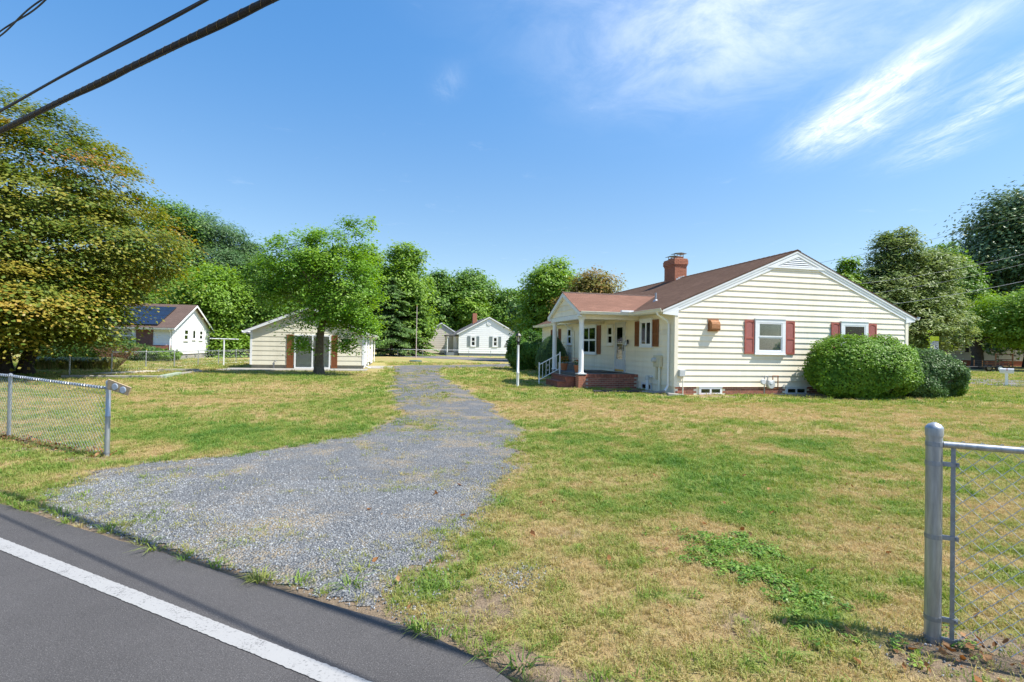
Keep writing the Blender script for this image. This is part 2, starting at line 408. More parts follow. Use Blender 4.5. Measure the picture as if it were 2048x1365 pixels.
ga = nn('ShaderNodeAttribute', attribute_name='green').outputs['Fac']
ba = nn('ShaderNodeAttribute', attribute_name='bare').outputs['Fac']
n1 = nn.noise(v, 5.5, 6, .7); n2 = nn.noise(v, 46, 4, .7); n3 = nn.noise(v, 170, 3, .6)
gf = nn.ramp(nn.math('ADD', ga, nn.math('ADD', nn.math('MULTIPLY', nn.math('SUBTRACT', n1, .5), .85), nn.math('MULTIPLY', nn.math('SUBTRACT', n2, .5), 1.0))), .22, .72)
tan = nn.mix(nn.ramp(n2, .25, .75), (.47, .35, .17), (.34, .24, .105))
grn = nn.mix(nn.ramp(nn.noise(v, 20, 5, .7), .3, .7), (.20, .25, .058), (.29, .31, .09))
c = nn.mix(gf, tan, grn)
soil = nn.mix(nn.ramp(nn.noise(v, 60, 5, .75), .3, .7), (.36, .27, .185), (.20, .145, .095))
bf = nn.ramp(nn.math('ADD', ba, nn.math('MULTIPLY', nn.math('SUBTRACT', n1, .5), .5)), .32, .68)
c = nn.mix(bf, c, soil)
c = nn.mix(nn.math('MULTIPLY', nn.ramp(n3, .45, .75), .45), c, (.09, .085, .03))
b = nn('ShaderNodeBsdfPrincipled', {'Base Color': c, 'Roughness': .95, 'Specular IOR Level': .15})
hgt = nn.math('ADD', nn.math('MULTIPLY', n2, .6), nn.math('MULTIPLY', n3, .5))
bp = nn('ShaderNodeBump', {'Height': hgt, 'Strength': .9, 'Distance': .035}); nn.t.links.new(bp.outputs[0], b.inputs['Normal'])
nn.t.links.new(b.outputs[0], out.inputs[0]); lawn_m = m
me = np_mesh('ground', np.stack([xs, ys, GZ.ravel()], 1), F4, None, {'green': green_map(xs, ys), 'bare': bare_map(xs, ys)}, lawn_m, True)
ground = link(bpy.data.objects.new('ground', me)); ground['kind'] = 'structure'; ground['label'] = 'patchy green and straw dry lawn ground'

# ---- road: a sheet beside the lawn, with a ragged edge
def asphalt(name, base, tw=0.0):
    m, nn, out = mat(name); v = world_pos(nn)
    sp = nn.noise(v, 150, 3, .8); big = nn.noise(v, .9, 5, .6); mid = nn.noise(v, 9, 4, .6)
    c = nn.mix(nn.ramp(big, .3, .7), tuple(k * .86 for k in base), tuple(k * 1.1 for k in base))
    c = nn.mix(nn.math('MULTIPLY', nn.ramp(mid, .45, .75), .25), c, tuple(k * .7 for k in base))
    c = nn.mix(nn.math('MULTIPLY', nn.ramp(sp, .52, .68), .8), c, tuple(min(.5, k * 2.8) for k in base))
    c = nn.mix(nn.math('MULTIPLY', nn.ramp(nn.noise(v, 120, 3, .8), .55, .68), .8), c, tuple(k * .3 for k in base))
    b = nn('ShaderNodeBsdfPrincipled', {'Base Color': c, 'Roughness': .88, 'Specular IOR Level': .3})
    bp = nn('ShaderNodeBump', {'Height': sp, 'Strength': .5, 'Distance': .008}); nn.t.links.new(bp.outputs[0], b.inputs['Normal'])
    nn.t.links.new(b.outputs[0], out.inputs[0]); return m
asph = asphalt('asphalt', (.071, .067, .066))
ss = np.concatenate([np.linspace(-60, -6, 40), np.linspace(-5.9, 9, 500), np.linspace(9.3, 60, 60)])
offs = [0, -.02, -.3, -1.5, -4, -9.0]
rv = []
for o_ in offs:
    e = road_edge(ss) if o_ > -.5 else 0 * ss
    x = RE0[0] + RD[0] * ss + RN[0] * (o_ + e); y = RE0[1] + RD[1] * ss + RN[1] * (o_ + e)
    rv.append(np.stack([x, y, np.full_like(ss, .006 if o_ < 0 else -.03)], 1))
rv = np.concatenate(rv); k = len(ss); ii = np.arange(k - 1)
rf = np.concatenate([np.stack([j * k + ii, j * k + ii + 1, (j + 1) * k + ii + 1, (j + 1) * k + ii], 1) for j in range(len(offs) - 1)])
ro = link(bpy.data.objects.new('road', np_mesh('road', rv, rf, None, None, asph))); ro['kind'] = 'structure'; ro['label'] = 'grey asphalt road in the foreground'
# edge line of the road, worn along its sides
m, nn, out = mat('road_line_paint'); v = world_pos(nn)
wear = nn.math('ADD', nn.noise(v, 70, 5, .8), nn.math('MULTIPLY', nn.noise(v, 4, 3, .6), .35))
sp = nn.noise(v, 230, 2, .7)
c = nn.mix(nn.ramp(wear, .70, .86), (.315, .31, .30), (.075, .073, .073)); c = nn.mix(nn.math('MULTIPLY', nn.ramp(sp, .55, .75), .3), c, (.22, .215, .21))
b = nn('ShaderNodeBsdfPrincipled', {'Base Color': c, 'Roughness': .75}); nn.t.links.new(b.outputs[0], out.inputs[0])
lu = gp(0, 1078), gp(735, 1365)
ld = Vector(((lu[0] - lu[1]).x, (lu[0] - lu[1]).y)).normalized(); ln = Vector((ld.y, -ld.x)) * (1 if Vector((ld.y, -ld.x)).dot(Vector((RN[0], RN[1]))) < 0 else -1)
s2 = np.concatenate([np.linspace(-30, -2.1, 20), np.linspace(-2, 7, 700), np.linspace(7.2, 40, 25)])
e1 = .005 * (fbm(s2, s2 * 0 + 7, 60, 3) - .5) * 2; e2 = .005 * (fbm(s2, s2 * 0 + 2, 60, 3) - .5) * 2
lp = np.array([lu[1].x, lu[1].y]); ldn = np.array(ld); lnn = np.array(ln)
va = lp + s2[:, None] * ldn + e1[:, None] * lnn; vb = lp + s2[:, None] * ldn + (.112 + e2)[:, None] * lnn
lv = np.concatenate([np.c_[va, np.full(len(s2), .0105)], np.c_[vb, np.full(len(s2), .0105)]])
q = np.arange(len(s2) - 1); k = len(s2)
lo_ = link(bpy.data.objects.new('road_edge_line', np_mesh('road_edge_line', lv, np.stack([q, q + 1, k + q + 1, k + q], 1), None, None, m))); lo_['kind'] = 'structure'; lo_['label'] = 'white painted edge line on the asphalt road'

# ---- side street beyond the house on the right
sdr = np.array([.683, -.730]); sn = np.array([.730, .683]); s0 = np.array([24.5, 28.04])
mb = MB()
for a, b_ in ((-70, 40),):
    p = [s0 + sdr * a + sn * 0, s0 + sdr * b_ + sn * 0, s0 + sdr * b_ + sn * 8.6, s0 + sdr * a + sn * 8.6]
    mb.add([(q_[0], q_[1], .045) for q_ in p] + [(q_[0], q_[1], -.05) for q_ in p], [(0, 1, 2, 3), (0, 4, 5, 1), (1, 5, 6, 2), (2, 6, 7, 3), (3, 7, 4, 0)])
o = mb.build('side_street', asphalt('asphalt_pale', (.15, .14, .145))); o['kind'] = 'structure'; o['label'] = 'pale asphalt side street past the house'

# ---- gravel driveway
fx = axis_lines([(-9.5, -6, .14), (-6, .9, .055), (.9, 6.5, .3)]); fy = axis_lines([(2.3, 9, .055), (9, 16, .12), (16, 55, .3)])
AX, AY = np.meshgrid(fx, fy); dm = drive_mask(AX, AY); keep = (dm > 0) & (road_dist(AX, AY) > .03 + road_edge(road_along(AX, AY)))
id2 = np.arange(AX.size).reshape(AX.shape)
kq = keep[:-1, :-1] & keep[:-1, 1:] & keep[1:, 1:] & keep[1:, :-1]
F = np.stack([id2[:-1, :-1], id2[:-1, 1:], id2[1:, 1:], id2[1:, :-1]], -1)[kq]
used = np.unique(F); remap = np.full(AX.size, -1); remap[used] = np.arange(len(used)); F = remap[F]
dz = ground_z(AX, AY) + .004 + .013 * np.clip(dm, 0, .4) / .4 * np.clip(road_dist(AX, AY) / .3, 0, 1)
VX = np.stack([AX.ravel(), AY.ravel(), dz.ravel()], 1)[used]
m, nn, out = mat('gravel'); v = world_pos(nn)
vo = nn('ShaderNodeTexVoronoi', {'Vector': v, 'Scale': 48.0}); vo2 = nn('ShaderNodeTexVoronoi', {'Vector': v, 'Scale': 100.0})
h1 = nn('ShaderNodeSeparateColor', {0: vo.outputs['Color']}).outputs[0]; h2 = nn('ShaderNodeSeparateColor', {0: vo2.outputs['Color']}).outputs[1]
c = nn.mix(h1, (.10, .107, .112), (.30, .31, .318)); c = nn.mix(nn.math('MULTIPLY', h2, .5), c, (.18, .19, .197))
edge = nn.ramp(vo.outputs['Distance'], .0, .011)
c = nn.mix(nn.math('MULTIPLY', nn.ramp(vo.outputs['Distance'], .010, .016), .4), c, (.10, .10, .103))
dust = nn.ramp(nn.noise(v, 1.3, 6, .7), .48, .68); c = nn.mix(nn.math('MULTIPLY', dust, .5), c, (.33, .285, .225))
straw = nn.ramp(nn.math('ADD', nn.noise(v, .8, 5, .65), nn.math('MULTIPLY', nn.noise(v, 24, 3, .7), .26)), .64, .76)
c = nn.mix(nn.math('MULTIPLY', straw, .5), c, (.42, .31, .15))
b = nn('ShaderNodeBsdfPrincipled', {'Base Color': c, 'Roughness': .9, 'Specular IOR Level': .3})
bp = nn('ShaderNodeBump', {'Height': nn.math('MULTIPLY', vo.outputs['Distance'], -20.0), 'Strength': .55, 'Distance': .015}); nn.t.links.new(bp.outputs[0], b.inputs['Normal'])
nn.t.links.new(b.outputs[0], out.inputs[0]); gravel_m = m
dr = link(bpy.data.objects.new('gravel_driveway', np_mesh('gravel_driveway', VX, F, None, None, gravel_m, True))); dr['kind'] = 'structure'; dr['label'] = 'blue grey gravel driveway running back past the house'

# ================================================================== SCATTER (stuff)
def scatter_group(name, variants):
    """geometry nodes: instance one of the variant meshes on every vertex"""
    coll = bpy.data.collections.new(name + '_variants')
    for o in variants: coll.objects.link(o)
    ng = bpy.data.node_groups.new(name, 'GeometryNodeTree')
    ng.interface.new_socket('Geometry', in_out='INPUT', socket_type='NodeSocketGeometry')
    ng.interface.new_socket('Geometry', in_out='OUTPUT', socket_type='NodeSocketGeometry')
    k = N(ng); gi = k('NodeGroupInput'); go = k('NodeGroupOutput')
    ci = k('GeometryNodeCollectionInfo', {0: coll, 1: True, 2: True})
    na = lambda nm, ty: k('GeometryNodeInputNamedAttribute', {0: nm}, data_type=ty).outputs[0]
    e2r = k('FunctionNodeEulerToRotation', {0: na('rot', 'FLOAT_VECTOR')})
    ip = k('GeometryNodeInstanceOnPoints', {'Points': gi.outputs[0], 'Instance': ci.outputs[0], 'Pick Instance': True, 'Instance Index': na('vi', 'INT'), 'Rotation': e2r.outputs[0], 'Scale': na('scl', 'FLOAT')})
    ng.links.new(ip.outputs[0], go.inputs[0])
    return ng
def scatter(name, label, cat, pts, rot, scl, tint, vi, ng, m=None):
    me = bpy.data.meshes.new(name); me.vertices.add(len(pts)); me.vertices.foreach_set('co', np.asarray(pts, np.float32).ravel())
    for nm, ty, ar, key in (('rot', 'FLOAT_VECTOR', rot, 'vector'), ('scl', 'FLOAT', scl, 'value'), ('tint', 'FLOAT', tint, 'value'), ('vi', 'INT', vi, 'value')):
        a = me.attributes.new(nm, ty, 'POINT'); a.data.foreach_set(key, np.asarray(ar, np.int32 if ty == 'INT' else np.float32).ravel())
    if m: me.materials.append(m)
    o = link(bpy.data.objects.new(name, me)); md = o.modifiers.new('scatter', 'NODES'); md.node_group = ng
    return tag(o, label, cat, kind='stuff')

grass_m = leaf_mat('grass_blades', [(0, (.53, .41, .21)), (.28, (.46, .39, .165)), (.50, (.31, .335, .09)), (.75, (.21, .31, .06)), (1, (.12, .235, .045))], .36, .55, .25, 'INSTANCER')
def tuft(nm, blades, h, spread, width, curl, m):
    V = []; F = []
    for i in range(blades):
        a = random.random() * 6.283; r = random.random() ** .5 * spread * .45
        bx, by = math.cos(a) * r, math.sin(a) * r
        a2 = a + random.uniform(-1.2, 1.2); hh = h * random.uniform(.5, 1.1); lean = curl * random.uniform(.3, 1.3) * hh
        dx, dy = math.cos(a2), math.sin(a2); w = width * random.uniform(.7, 1.2); sx, sy = -dy * w / 2, dx * w / 2
        o = len(V)
        V += [(bx - sx, by - sy, -.01), (bx + sx, by + sy, -.01), (bx + dx * lean * .35 - sx * .8, by + dy * lean * .35 - sy * .8, hh * .6), (bx + dx * lean * .35 + sx * .8, by + dy * lean * .35 + sy * .8, hh * .6), (bx + dx * lean, by + dy * lean, hh * (1 - .25 * curl))]
        F += [(o, o + 1, o + 3, o + 2), (o + 2, o + 3, o + 4)]
    me = bpy.data.meshes.new(nm); me.from_pydata(V, [], F); me.materials.append(m)
    return bpy.data.objects.new(nm, me)
fine = [tuft('grass_tuft', 16, .050, .10, .0050, .9, grass_m) for i in range(5)] + [tuft('grass_tuft', 12, .062, .09, .0065, 1.2, grass_m) for i in range(3)]
coarse = [tuft('far_grass_tuft', 16, .075, .34, .017, .9, grass_m) for i in range(4)]
crab = [tuft('coarse_grass', 22, .15, .16, .012, 1.7, grass_m) for i in range(4)]
g_fine, g_coarse, g_crab = scatter_group('grass_scatter', fine), scatter_group('far_grass_scatter', coarse), scatter_group('coarse_grass_scatter', crab)

FOOT = []   # building / slab footprints as (cx, cy, yaw, x0, x1, y0, y1): no grass inside
HX, HY, HYAW = 5.694, 18.428, .2146
FOOT.append((HX, HY, HYAW, -.12, 10.0, -.22, 17.3)); FOOT.append((HX, HY, HYAW, -3.35, 0, 2.75, 6.7)); FOOT.append((-15.8, 31.92, HYAW, -1.0, 7.8, -3.6, 13))
def blocked(x, y):
    b = np.zeros(len(x), bool)
    for cx, cy, yw, x0, x1, y0, y1 in FOOT:
        dx, dy = x - cx, y - cy; X = dx * math.cos(yw) + dy * math.sin(yw); Y = -dx * math.sin(yw) + dy * math.cos(yw)
        b |= (X > x0) & (X < x1) & (Y > y0) & (Y < y1)
    return b
def in_view(x, y, pad=.6):
    return (np.abs(x) < (y * 1.0 + pad)) & (y > 2.2)
def cand(x0, x1, y0, y1, dens):
    k = int((x1 - x0) * (y1 - y0) * dens); x = RNG.uniform(x0, x1, k); y = RNG.uniform(y0, y1, k)
    q = in_view(x, y) & (road_dist(x, y) > .02 + road_edge(road_along(x, y))) & ~blocked(x, y)
    return x[q], y[q]
def grassify(name, label, zones, ng, nvar, base_scale, thin=0.0, zoff=0):
    PX, PY, S = [], [], []
    for x0, x1, y0, y1, dens, sc in zones:
        x, y = cand(x0, x1, y0, y1, dens)
        dmv = drive_mask(x, y); bare = bare_map(x, y); gr = green_map(x, y)
        tuftn = fbm(x + 3, y + 8, 1.3, 3)
        pr = np.where(dmv > 0, np.clip(1 - dmv / .35, 0, 1) * .5 + .9 * np.clip((tuftn - .56) * 5, 0, .6) * (gr > .2), 1.0) * (1 - .88 * bare) * (.55 + .45 * np.clip(fbm(x, y, 5, 2) * 2, 0, 1))
        dp = sum(c_ * np.exp(-((x - a_) / ra) ** 2 - ((y - b2) / rb) ** 2) for a_, b2, ra, rb, c_ in DPATCH)
        pr = np.where(dmv > 0, np.maximum(pr, dp * (.25 + .9 * np.clip((fbm(x + 7, y, 6, 3) - .3) * 2, 0, 1))), pr)
        q = RNG.random(len(x)) < pr
        PX.append(x[q]); PY.append(y[q]); S.append(np.full(q.sum(), sc))
    x, y, s = map(np.concatenate, (PX, PY, S)); k = len(x)
    gr = green_map(x, y) + .55 * (fbm(x + 90, y, 3.5, 3) - .5) + RNG.normal(0, .13, k)
    gr = np.where(drive_mask(x, y) > .1, gr * .7 + .05, gr)
    sc = base_scale * s * RNG.uniform(.55, 1.25, k) * (.75 + .5 * np.clip(gr, 0, 1))
    rot = np.c_[RNG.normal(0, .18, k), RNG.normal(0, .18, k), RNG.uniform(0, 6.28, k)]
    z = ground_z(x, y) + zoff
    return scatter(name, label, 'grass', np.c_[x, y, z], rot, sc, np.clip(gr, 0, 1), RNG.integers(0, nvar, k), ng, grass_m)
grassify('grass', 'short patchy lawn grass in the foreground', [(-9, 7.2, 2.2, 6, 1150, .8), (-11, 11.5, 6, 10, 560, .95), (-17, 18, 10, 16, 190, 1.25)], g_fine, 8, 1.0)
grassify('lawn_grass', 'mown lawn grass farther back around the buildings', [(-26, 28, 15.5, 26, 42, 1.0), (-40, 46, 26, 48, 10, 1.5)], g_coarse, 4, 1.0)
# coarse bright clumps here and there
x, y = cand(-9, 10, 2.3, 13, 11); q = (green_map(x, y) > .50) & (drive_mask(x, y) < -.05); x, y = x[q], y[q]
ex = [gp(*p) for p in ((1095, 972), (1620, 1290), (1570, 1285), (1660, 1300), (640, 1190), (655, 1185), (700, 1180), (850, 1265), (835, 1262), (880, 1275), (450, 1088), (70, 985), (150, 1000), (95, 1002), (30, 985), (170, 998), (980, 1305), (1040, 1330), (730, 1150), (1090, 968), (1000, 1300), (310, 1100))]
x = np.r_[x, [p.x for p in ex]]; y = np.r_[y, [p.y for p in ex]]
sv = np.r_[RNG.uniform(2.2, 6, 70), RNG.uniform(-4, 2.2, 26)]; ov = road_edge(sv) + np.abs(RNG.normal(.03, .07, len(sv)))      # verge tufts along the asphalt
x = np.r_[x, RE0[0] + RD[0] * sv + RN[0] * ov]; y = np.r_[y, RE0[1] + RD[1] * sv + RN[1] * ov]; k = len(x)
scatter('coarse_grass', 'coarse bright green grass clumps dotted over the lawn', 'grass', np.c_[x, y, ground_z(x, y)], np.c_[RNG.normal(0, .1, k), RNG.normal(0, .1, k), RNG.uniform(0, 6.28, k)], RNG.uniform(.22, .70, k), RNG.uniform(.52, .95, k), RNG.integers(0, 4, k), g_crab, grass_m)
# broad-leaved weeds: the bright patch right of centre
weed_m = leaf_mat('weed_leaves', [(0, (.08, .18, .022)), (.5, (.14, .27, .032)), (1, (.24, .37, .06))], .35, .45, .35, 'INSTANCER')
def rosette(nm):
    V = []; F = []
    for i in range(11):
        a = random.random() * 6.283; r = random.uniform(.0, .05); z = random.uniform(.015, .05); s = random.uniform(.012, .021)
        c = Vector((math.cos(a) * r, math.sin(a) * r, z)); u = Vector((math.cos(a), math.sin(a), random.uniform(-.5, .3))) * s; w = Vector((-math.sin(a), math.cos(a), random.uniform(-.3, .3))) * s * .7
        o = len(V); V += [tuple(c - u), tuple(c + w), tuple(c + u), tuple(c - w)]; F += [(o, o + 1, o + 2, o + 3)]
    me = bpy.data.meshes.new(nm); me.from_pydata(V, [], F); me.materials.append(weed_m); return bpy.data.objects.new(nm, me)
g_weed = scatter_group('weed_scatter', [rosette('weed') for i in range(5)])
A, B = gp(1400, 1085), gp(1745, 1275); k = 2000
t = RNG.random(k); x = A.x + (B.x - A.x) * t + RNG.normal(0, .17, k) + .12 * np.sin(t * 9); y = A.y + (B.y - A.y) * t + RNG.normal(0, .16, k)
q = fbm(x + 2, y + 6, 4.0, 3) > .42 + .2 * RNG.random(k); x, y = x[q], y[q]; k = len(x)
scatter('weed_patch', 'bright green broad leaved weeds by the steel gate post', 'weeds', np.c_[x, y, ground_z(x, y)], np.c_[RNG.normal(0, .2, k), RNG.normal(0, .2, k), RNG.uniform(0, 6.28, k)], RNG.uniform(.4, .9, k), RNG.random(k), RNG.integers(0, 5, k), g_weed, weed_m)
# loose stones of the drive
stone_m = leaf_mat('gravel_stones', [(0, (.10, .107, .112)), (.5, (.225, .235, .243)), (.85, (.365, .375, .38)), (1, (.44, .41, .355))], 0.0, .85, .3, 'INSTANCER')
def stone(nm):
    bm = bmesh.new(); bmesh.ops.create_icosphere(bm, subdivisions=1, radius=1)
    for vv in bm.verts: vv.co *= random.uniform(.75, 1.2); vv.co.z *= .62
    me = bpy.data.meshes.new(nm); bm.to_mesh(me); bm.free(); me.materials.append(stone_m); return bpy.data.objects.new(nm, me)
g_stone = scatter_group('stone_scatter', [stone('stone') for i in range(5)])
sx, sy = [], []
for x0, x1, y0, y1, dens in ((-6, 1, 2.4, 6, 4600), (-6, 1, 6, 9.5, 2200), (-4, 1, 9.5, 14, 380)):
    x, y = cand(x0, x1, y0, y1, dens); d = drive_mask(x, y); pr = np.clip(.5 + d / .5, 0, 1) ** 1.5 * np.where(d > 0, np.clip(-.25 + 2.1 * fbm(x, y + 5, 1.3, 4), .12, 1), .8) * np.clip(.35 + road_dist(x, y) / .45, 0, 1)
    q = RNG.random(len(x)) < pr; sx.append(x[q]); sy.append(y[q])
x, y = np.concatenate(sx), np.concatenate(sy)
for cu, cv, k_, r_ in ((1030, 1165, 500, .10), (850, 1190, 260, .2), (1090, 1140, 60, .1), (2000, 1330, 120, .22), (1780, 1290, 90, .15), (820, 1230, 120, .15)):
    p = gp(cu, cv); x = np.r_[x, RNG.normal(p.x, r_, k_)]; y = np.r_[y, RNG.normal(p.y, r_, k_)]
k = len(x); z = ground_z(x, y) + .012 * np.clip(drive_mask(x, y), 0, .4) / .4 * np.clip(road_dist(x, y) / .3, 0, 1) + .006
scatter('gravel_stones', 'loose blue grey gravel stones on the driveway', 'gravel', np.c_[x, y, z], RNG.uniform(0, 6.28, (k, 3)), .0036 + .0062 * RNG.random(k) ** 2.2, np.clip(RNG.beta(2, 2.2, k), 0, 1), RNG.integers(0, 5, k), g_stone, stone_m)
# dead leaves along the left fence
dead_m = leaf_mat('dead_leaves', [(0, (.12, .06, .03)), (.5, (.30, .14, .05)), (1, (.45, .27, .14))], .2, .8, .2, 'INSTANCER')
def dead(nm):
    V = [(-1, 0, .1), (-.3, .55, .3), (.7, .4, .05), (1.1, 0, .4), (.6, -.5, .25), (-.4, -.5, .0)]
    V = [(a + random.uniform(-.2, .2), b_ + random.uniform(-.2, .2), c_ + random.uniform(-.15, .35)) for a, b_, c_ in V]
    me = bpy.data.meshes.new(nm); me.from_pydata(V, [], [(0, 1, 2, 5), (2, 3, 4, 5)]); me.materials.append(dead_m); return bpy.data.objects.new(nm, me)
g_dead = scatter_group('dead_leaf_scatter', [dead('dead_leaf') for i in range(5)])
LF0, LFD = Vector((-5.45, 7.15, 0)), Vector((-.888, .460, 0))
t = RNG.random(420) * 6.5 - .1; o_ = RNG.normal(-.05, .13, 420); x = LF0.x + LFD.x * t - LFD.y * o_ * -1; y = LF0.y + LFD.y * t + o_
x2 = RNG.uniform(-1.5, 4, 90); y2 = RNG.uniform(2.6, 7, 90); qq = road_dist(x2, y2) > .1
x = np.r_[x, x2[qq], RNG.normal(2.35, .3, 30)]; y = np.r_[y, y2[qq], RNG.normal(2.75, .12, 30)]; k = len(x)
scatter('fallen_leaves', 'dry brown fallen leaves heaped along the left fence', 'leaves', np.c_[x, y, ground_z(x, y) + .025], RNG.uniform(-.9, .9, (k, 3)) + np.c_[np.zeros(k), np.zeros(k), RNG.uniform(0, 6.28, k)], RNG.uniform(.012, .034, k), RNG.random(k), RNG.integers(0, 5, k), g_dead, dead_m)
# ================================================================== MAIN HOUSE
H = tag(empty('ranch_house', (HX, HY, 0), HYAW), 'cream clapboard ranch house with brown shingle roof and brick porch', 'house')
HW, HL, EX, Z0 = 9.89, 17.2, .2032, .30
SL = (5.34 - 3.02) / 5.36                       # roof slope
RIDGE_X, RIDGE_Z, EAVE_Z = 4.86, 5.34, 3.02
def roof_top(X): return RIDGE_Z - SL * abs(X - RIDGE_X)
TG = lambda a, d, z: (a, -d, z)                 # gable wall: a along X, d outwards
TL = lambda a, d, z: (-d, a, z)                 # left wall: a along Y, d outwards
mb = MB(); mb.prism([(.012, .02), (HW - .012, .02), (HW - .012, 2.9), (RIDGE_X, 5.05), (.012, 2.9)], 1, .012, HL)
mb.build('wall_core', cream, H)
def board(tf, a0, a1, b0, b1, z0, z1, m, parent, t=.033):
    """one lap-siding board: a0..a1 along its lower edge, b0..b1 along its upper edge"""
    mb = MB(tf)
    mb.hexa([(a0, 0, z0), (a1, 0, z0), (a1, t, z0), (a0, t, z0), (b0, 0, z1), (b1, 0, z1), (b1, .005, z1), (b0, .005, z1)])
    return mb.build('siding_board', m, parent)
def cuts(a0, a1, seed, lmin=2.2, lmax=3.7):
    r = random.Random(seed); c = [a0]; x = a0 + r.uniform(.6, lmax)
    while x < a1 - .5: c.append(x); x += r.uniform(lmin, lmax)
    return c + [a1]
for k in range(24):
    z0 = Z0 + k * EX; z1 = z0 + EX + .012
    lim = lambda z: max(.10, (z - (EAVE_Z - .26)) / SL - .5)
    zc = min(z1, 5.0)
    if z0 > 4.66: break
    a0, b0 = lim(z0), lim(zc); a1, b1 = 2 * RIDGE_X - a0, 2 * RIDGE_X - b0
    if a0 <= .10: a1 = HW - .10
    if b0 <= .10: b1 = HW - .10
    if k >= 12: a1 = min(a1, HW - .1); b1 = min(b1, HW - .1)
    cs = cuts(a0, a1, k + 3)
    for i in range(len(cs) - 1):
        g_ = .0016
        p0 = cs[i] + (g_ if i else 0); p1 = cs[i + 1] - (g_ if i < len(cs) - 2 else 0)
        q0 = p0 if i else b0; q1 = p1 if i < len(cs) - 2 else b1
        if q1 - q0 < .05: continue
        board(TG, p0, p1, q0, q1, z0, zc, cream, H)
for k in range(13):
    z0 = Z0 + k * EX; z1 = min(z0 + EX + .012, 2.93); cs = cuts(.10, HL, 50 + k, 2.6, 4.2)
    for i in range(len(cs) - 1): board(TL, cs[i] + .001, cs[i + 1] - .001, cs[i] + .001, cs[i + 1] - .001, z0, z1, cream, H)
# corner boards
MB().box(-.042, .098, -.043, -.004, Z0 - .005, 2.80).build('corner_board', cream, H)
MB().box(-.043, -.004, -.003, .098, Z0 - .005, 2.80).build('corner_board', cream, H)
MB().box(HW - .098, HW + .037, -.043, -.004, Z0 - .005, 2.80).build('corner_board', cream, H)
MB().box(HW + .004, HW + .043, -.003, .098, Z0 - .005, 2.80).build('corner_board', cream, H)
# foundation with single bricks on the gable side
MB().box(.03, HW - .03, .03, HL - .03, -.2, Z0).build('foundation', mortar, H)
def brick_mesh(l, w, h, nm='brick'):
    b_ = MB().box(0, l, 0, w, 0, h).build(nm, brick_m, H); return b_
proto = brick_mesh(.196, .030, .064); proto.location = (.035, .004, .232); NB = 1
def brick(loc, rz=0.0, src=None, mtl=None):
    o = (src or proto).copy(); o.location = loc; o.rotation_euler = (0, 0, rz); link(o, H); return o
BW = [(.95, 1.84), (4.48, 5.35)]
for r in range(4):
    x = .035 - (.102 if r % 2 else 0)
    while x < HW - .03:
        if not (r == 0 and abs(x - .035) < .01) and x > 0 and x + .19 < HW:
            if not any(x + .19 > a - .02 and x < b_ + .02 for a, b_ in BW): brick((x, .004, .232 - .075 * r))
        x += .206
def brickwork(name, parent, m, faces, rowh=.075, l=.196, h=.064, gap=.01, proud=.008, courses=True):
    """many bricks joined: faces = list of (tf, a0, a1, z0, z1)"""
    mb = MB()
    for tf, a0, a1, z0, z1 in faces:
        mb.tf = tf; r = 0; z = z0
        while z + h <= z1 + .005:
            a = a0 - (l / 2 if r % 2 else 0)
            while a < a1:
                p, q = max(a, a0), min(a + l, a1)
                if q - p > .03: mb.box(p, q, -.03, proud * random.uniform(.7, 1.2), z, z + h)
                a += l + gap
            z += rowh; r += 1
    o = mb.build(name, m, parent, fix=True); o['kind'] = 'stuff'; return o
brickwork('brickwork', H, brick_m, [(lambda a, d, z: (.026 - d, a, z), .03, 2.8, .005, Z0)])

# ---------------- roof
def roof_sheet(name, parent, m, frame, length, run, course=.14, th=.03):
    """stepped shingle courses; frame(s, t, h): s along eave, t up the slope, h off it"""
    k = int(math.ceil(run / course)); V = []; F = []; UV = []
    for i in range(k):
        t0, t1 = i * course, min(run, (i + 1) * course + .02)
        o = len(V); n_ = 2
        V += [frame(0, t0, th + .009), frame(length, t0, th + .009), frame(length, t1, th + .001), frame(0, t1, th + .001), frame(0, t0, th - .004), frame(length, t0, th - .004)]
        F += [(o, o + 1, o + 2, o + 3), (o + 4, o + 5, o + 1, o)]
        UV += [(0, t0), (length, t0), (length, t1), (0, t1), (0, t0), (length, t0), (length, t0), (0, t0)]
    o = len(V); V += [frame(0, 0, 0), frame(length, 0, 0), frame(length, run, 0), frame(0, run, 0), frame(0, 0, th), frame(length, 0, th), frame(length, run, th), frame(0, run, th)]
    for f in ((0, 1, 2, 3), (4, 0, 3, 7), (1, 5, 6, 2), (0, 4, 5, 1)): F.append(tuple(o + i for i in f)); UV += [(0, 0)] * 4
    me = bpy.data.meshes.new(name); me.from_pydata(V, [], F); uv = me.uv_layers.new(name='UVMap')
    uv.data.foreach_set('uv', np.array(UV, np.float32).ravel()); me.materials.append(m)
    return link(bpy.data.objects.new(name, me), parent)
sA = math.atan(SL); cA, snA = math.cos(sA), math.sin(sA)
RUN = 5.40 / cA
roofL = roof_sheet('roof', H, shingle, lambda s, t, h: (RIDGE_X - 5.40 + t * cA - h * snA, -.085 + (HL + .26) - s, EAVE_Z - .055 + t * snA + h * cA), HL + .26, RUN)
roofR = roof_sheet('roof', H, shingle, lambda s, t, h: (RIDGE_X + 5.40 - t * cA + h * snA, -.085 + s, EAVE_Z - .055 + t * snA + h * cA), HL + .26, RUN)
mb = MB()
y = -.085
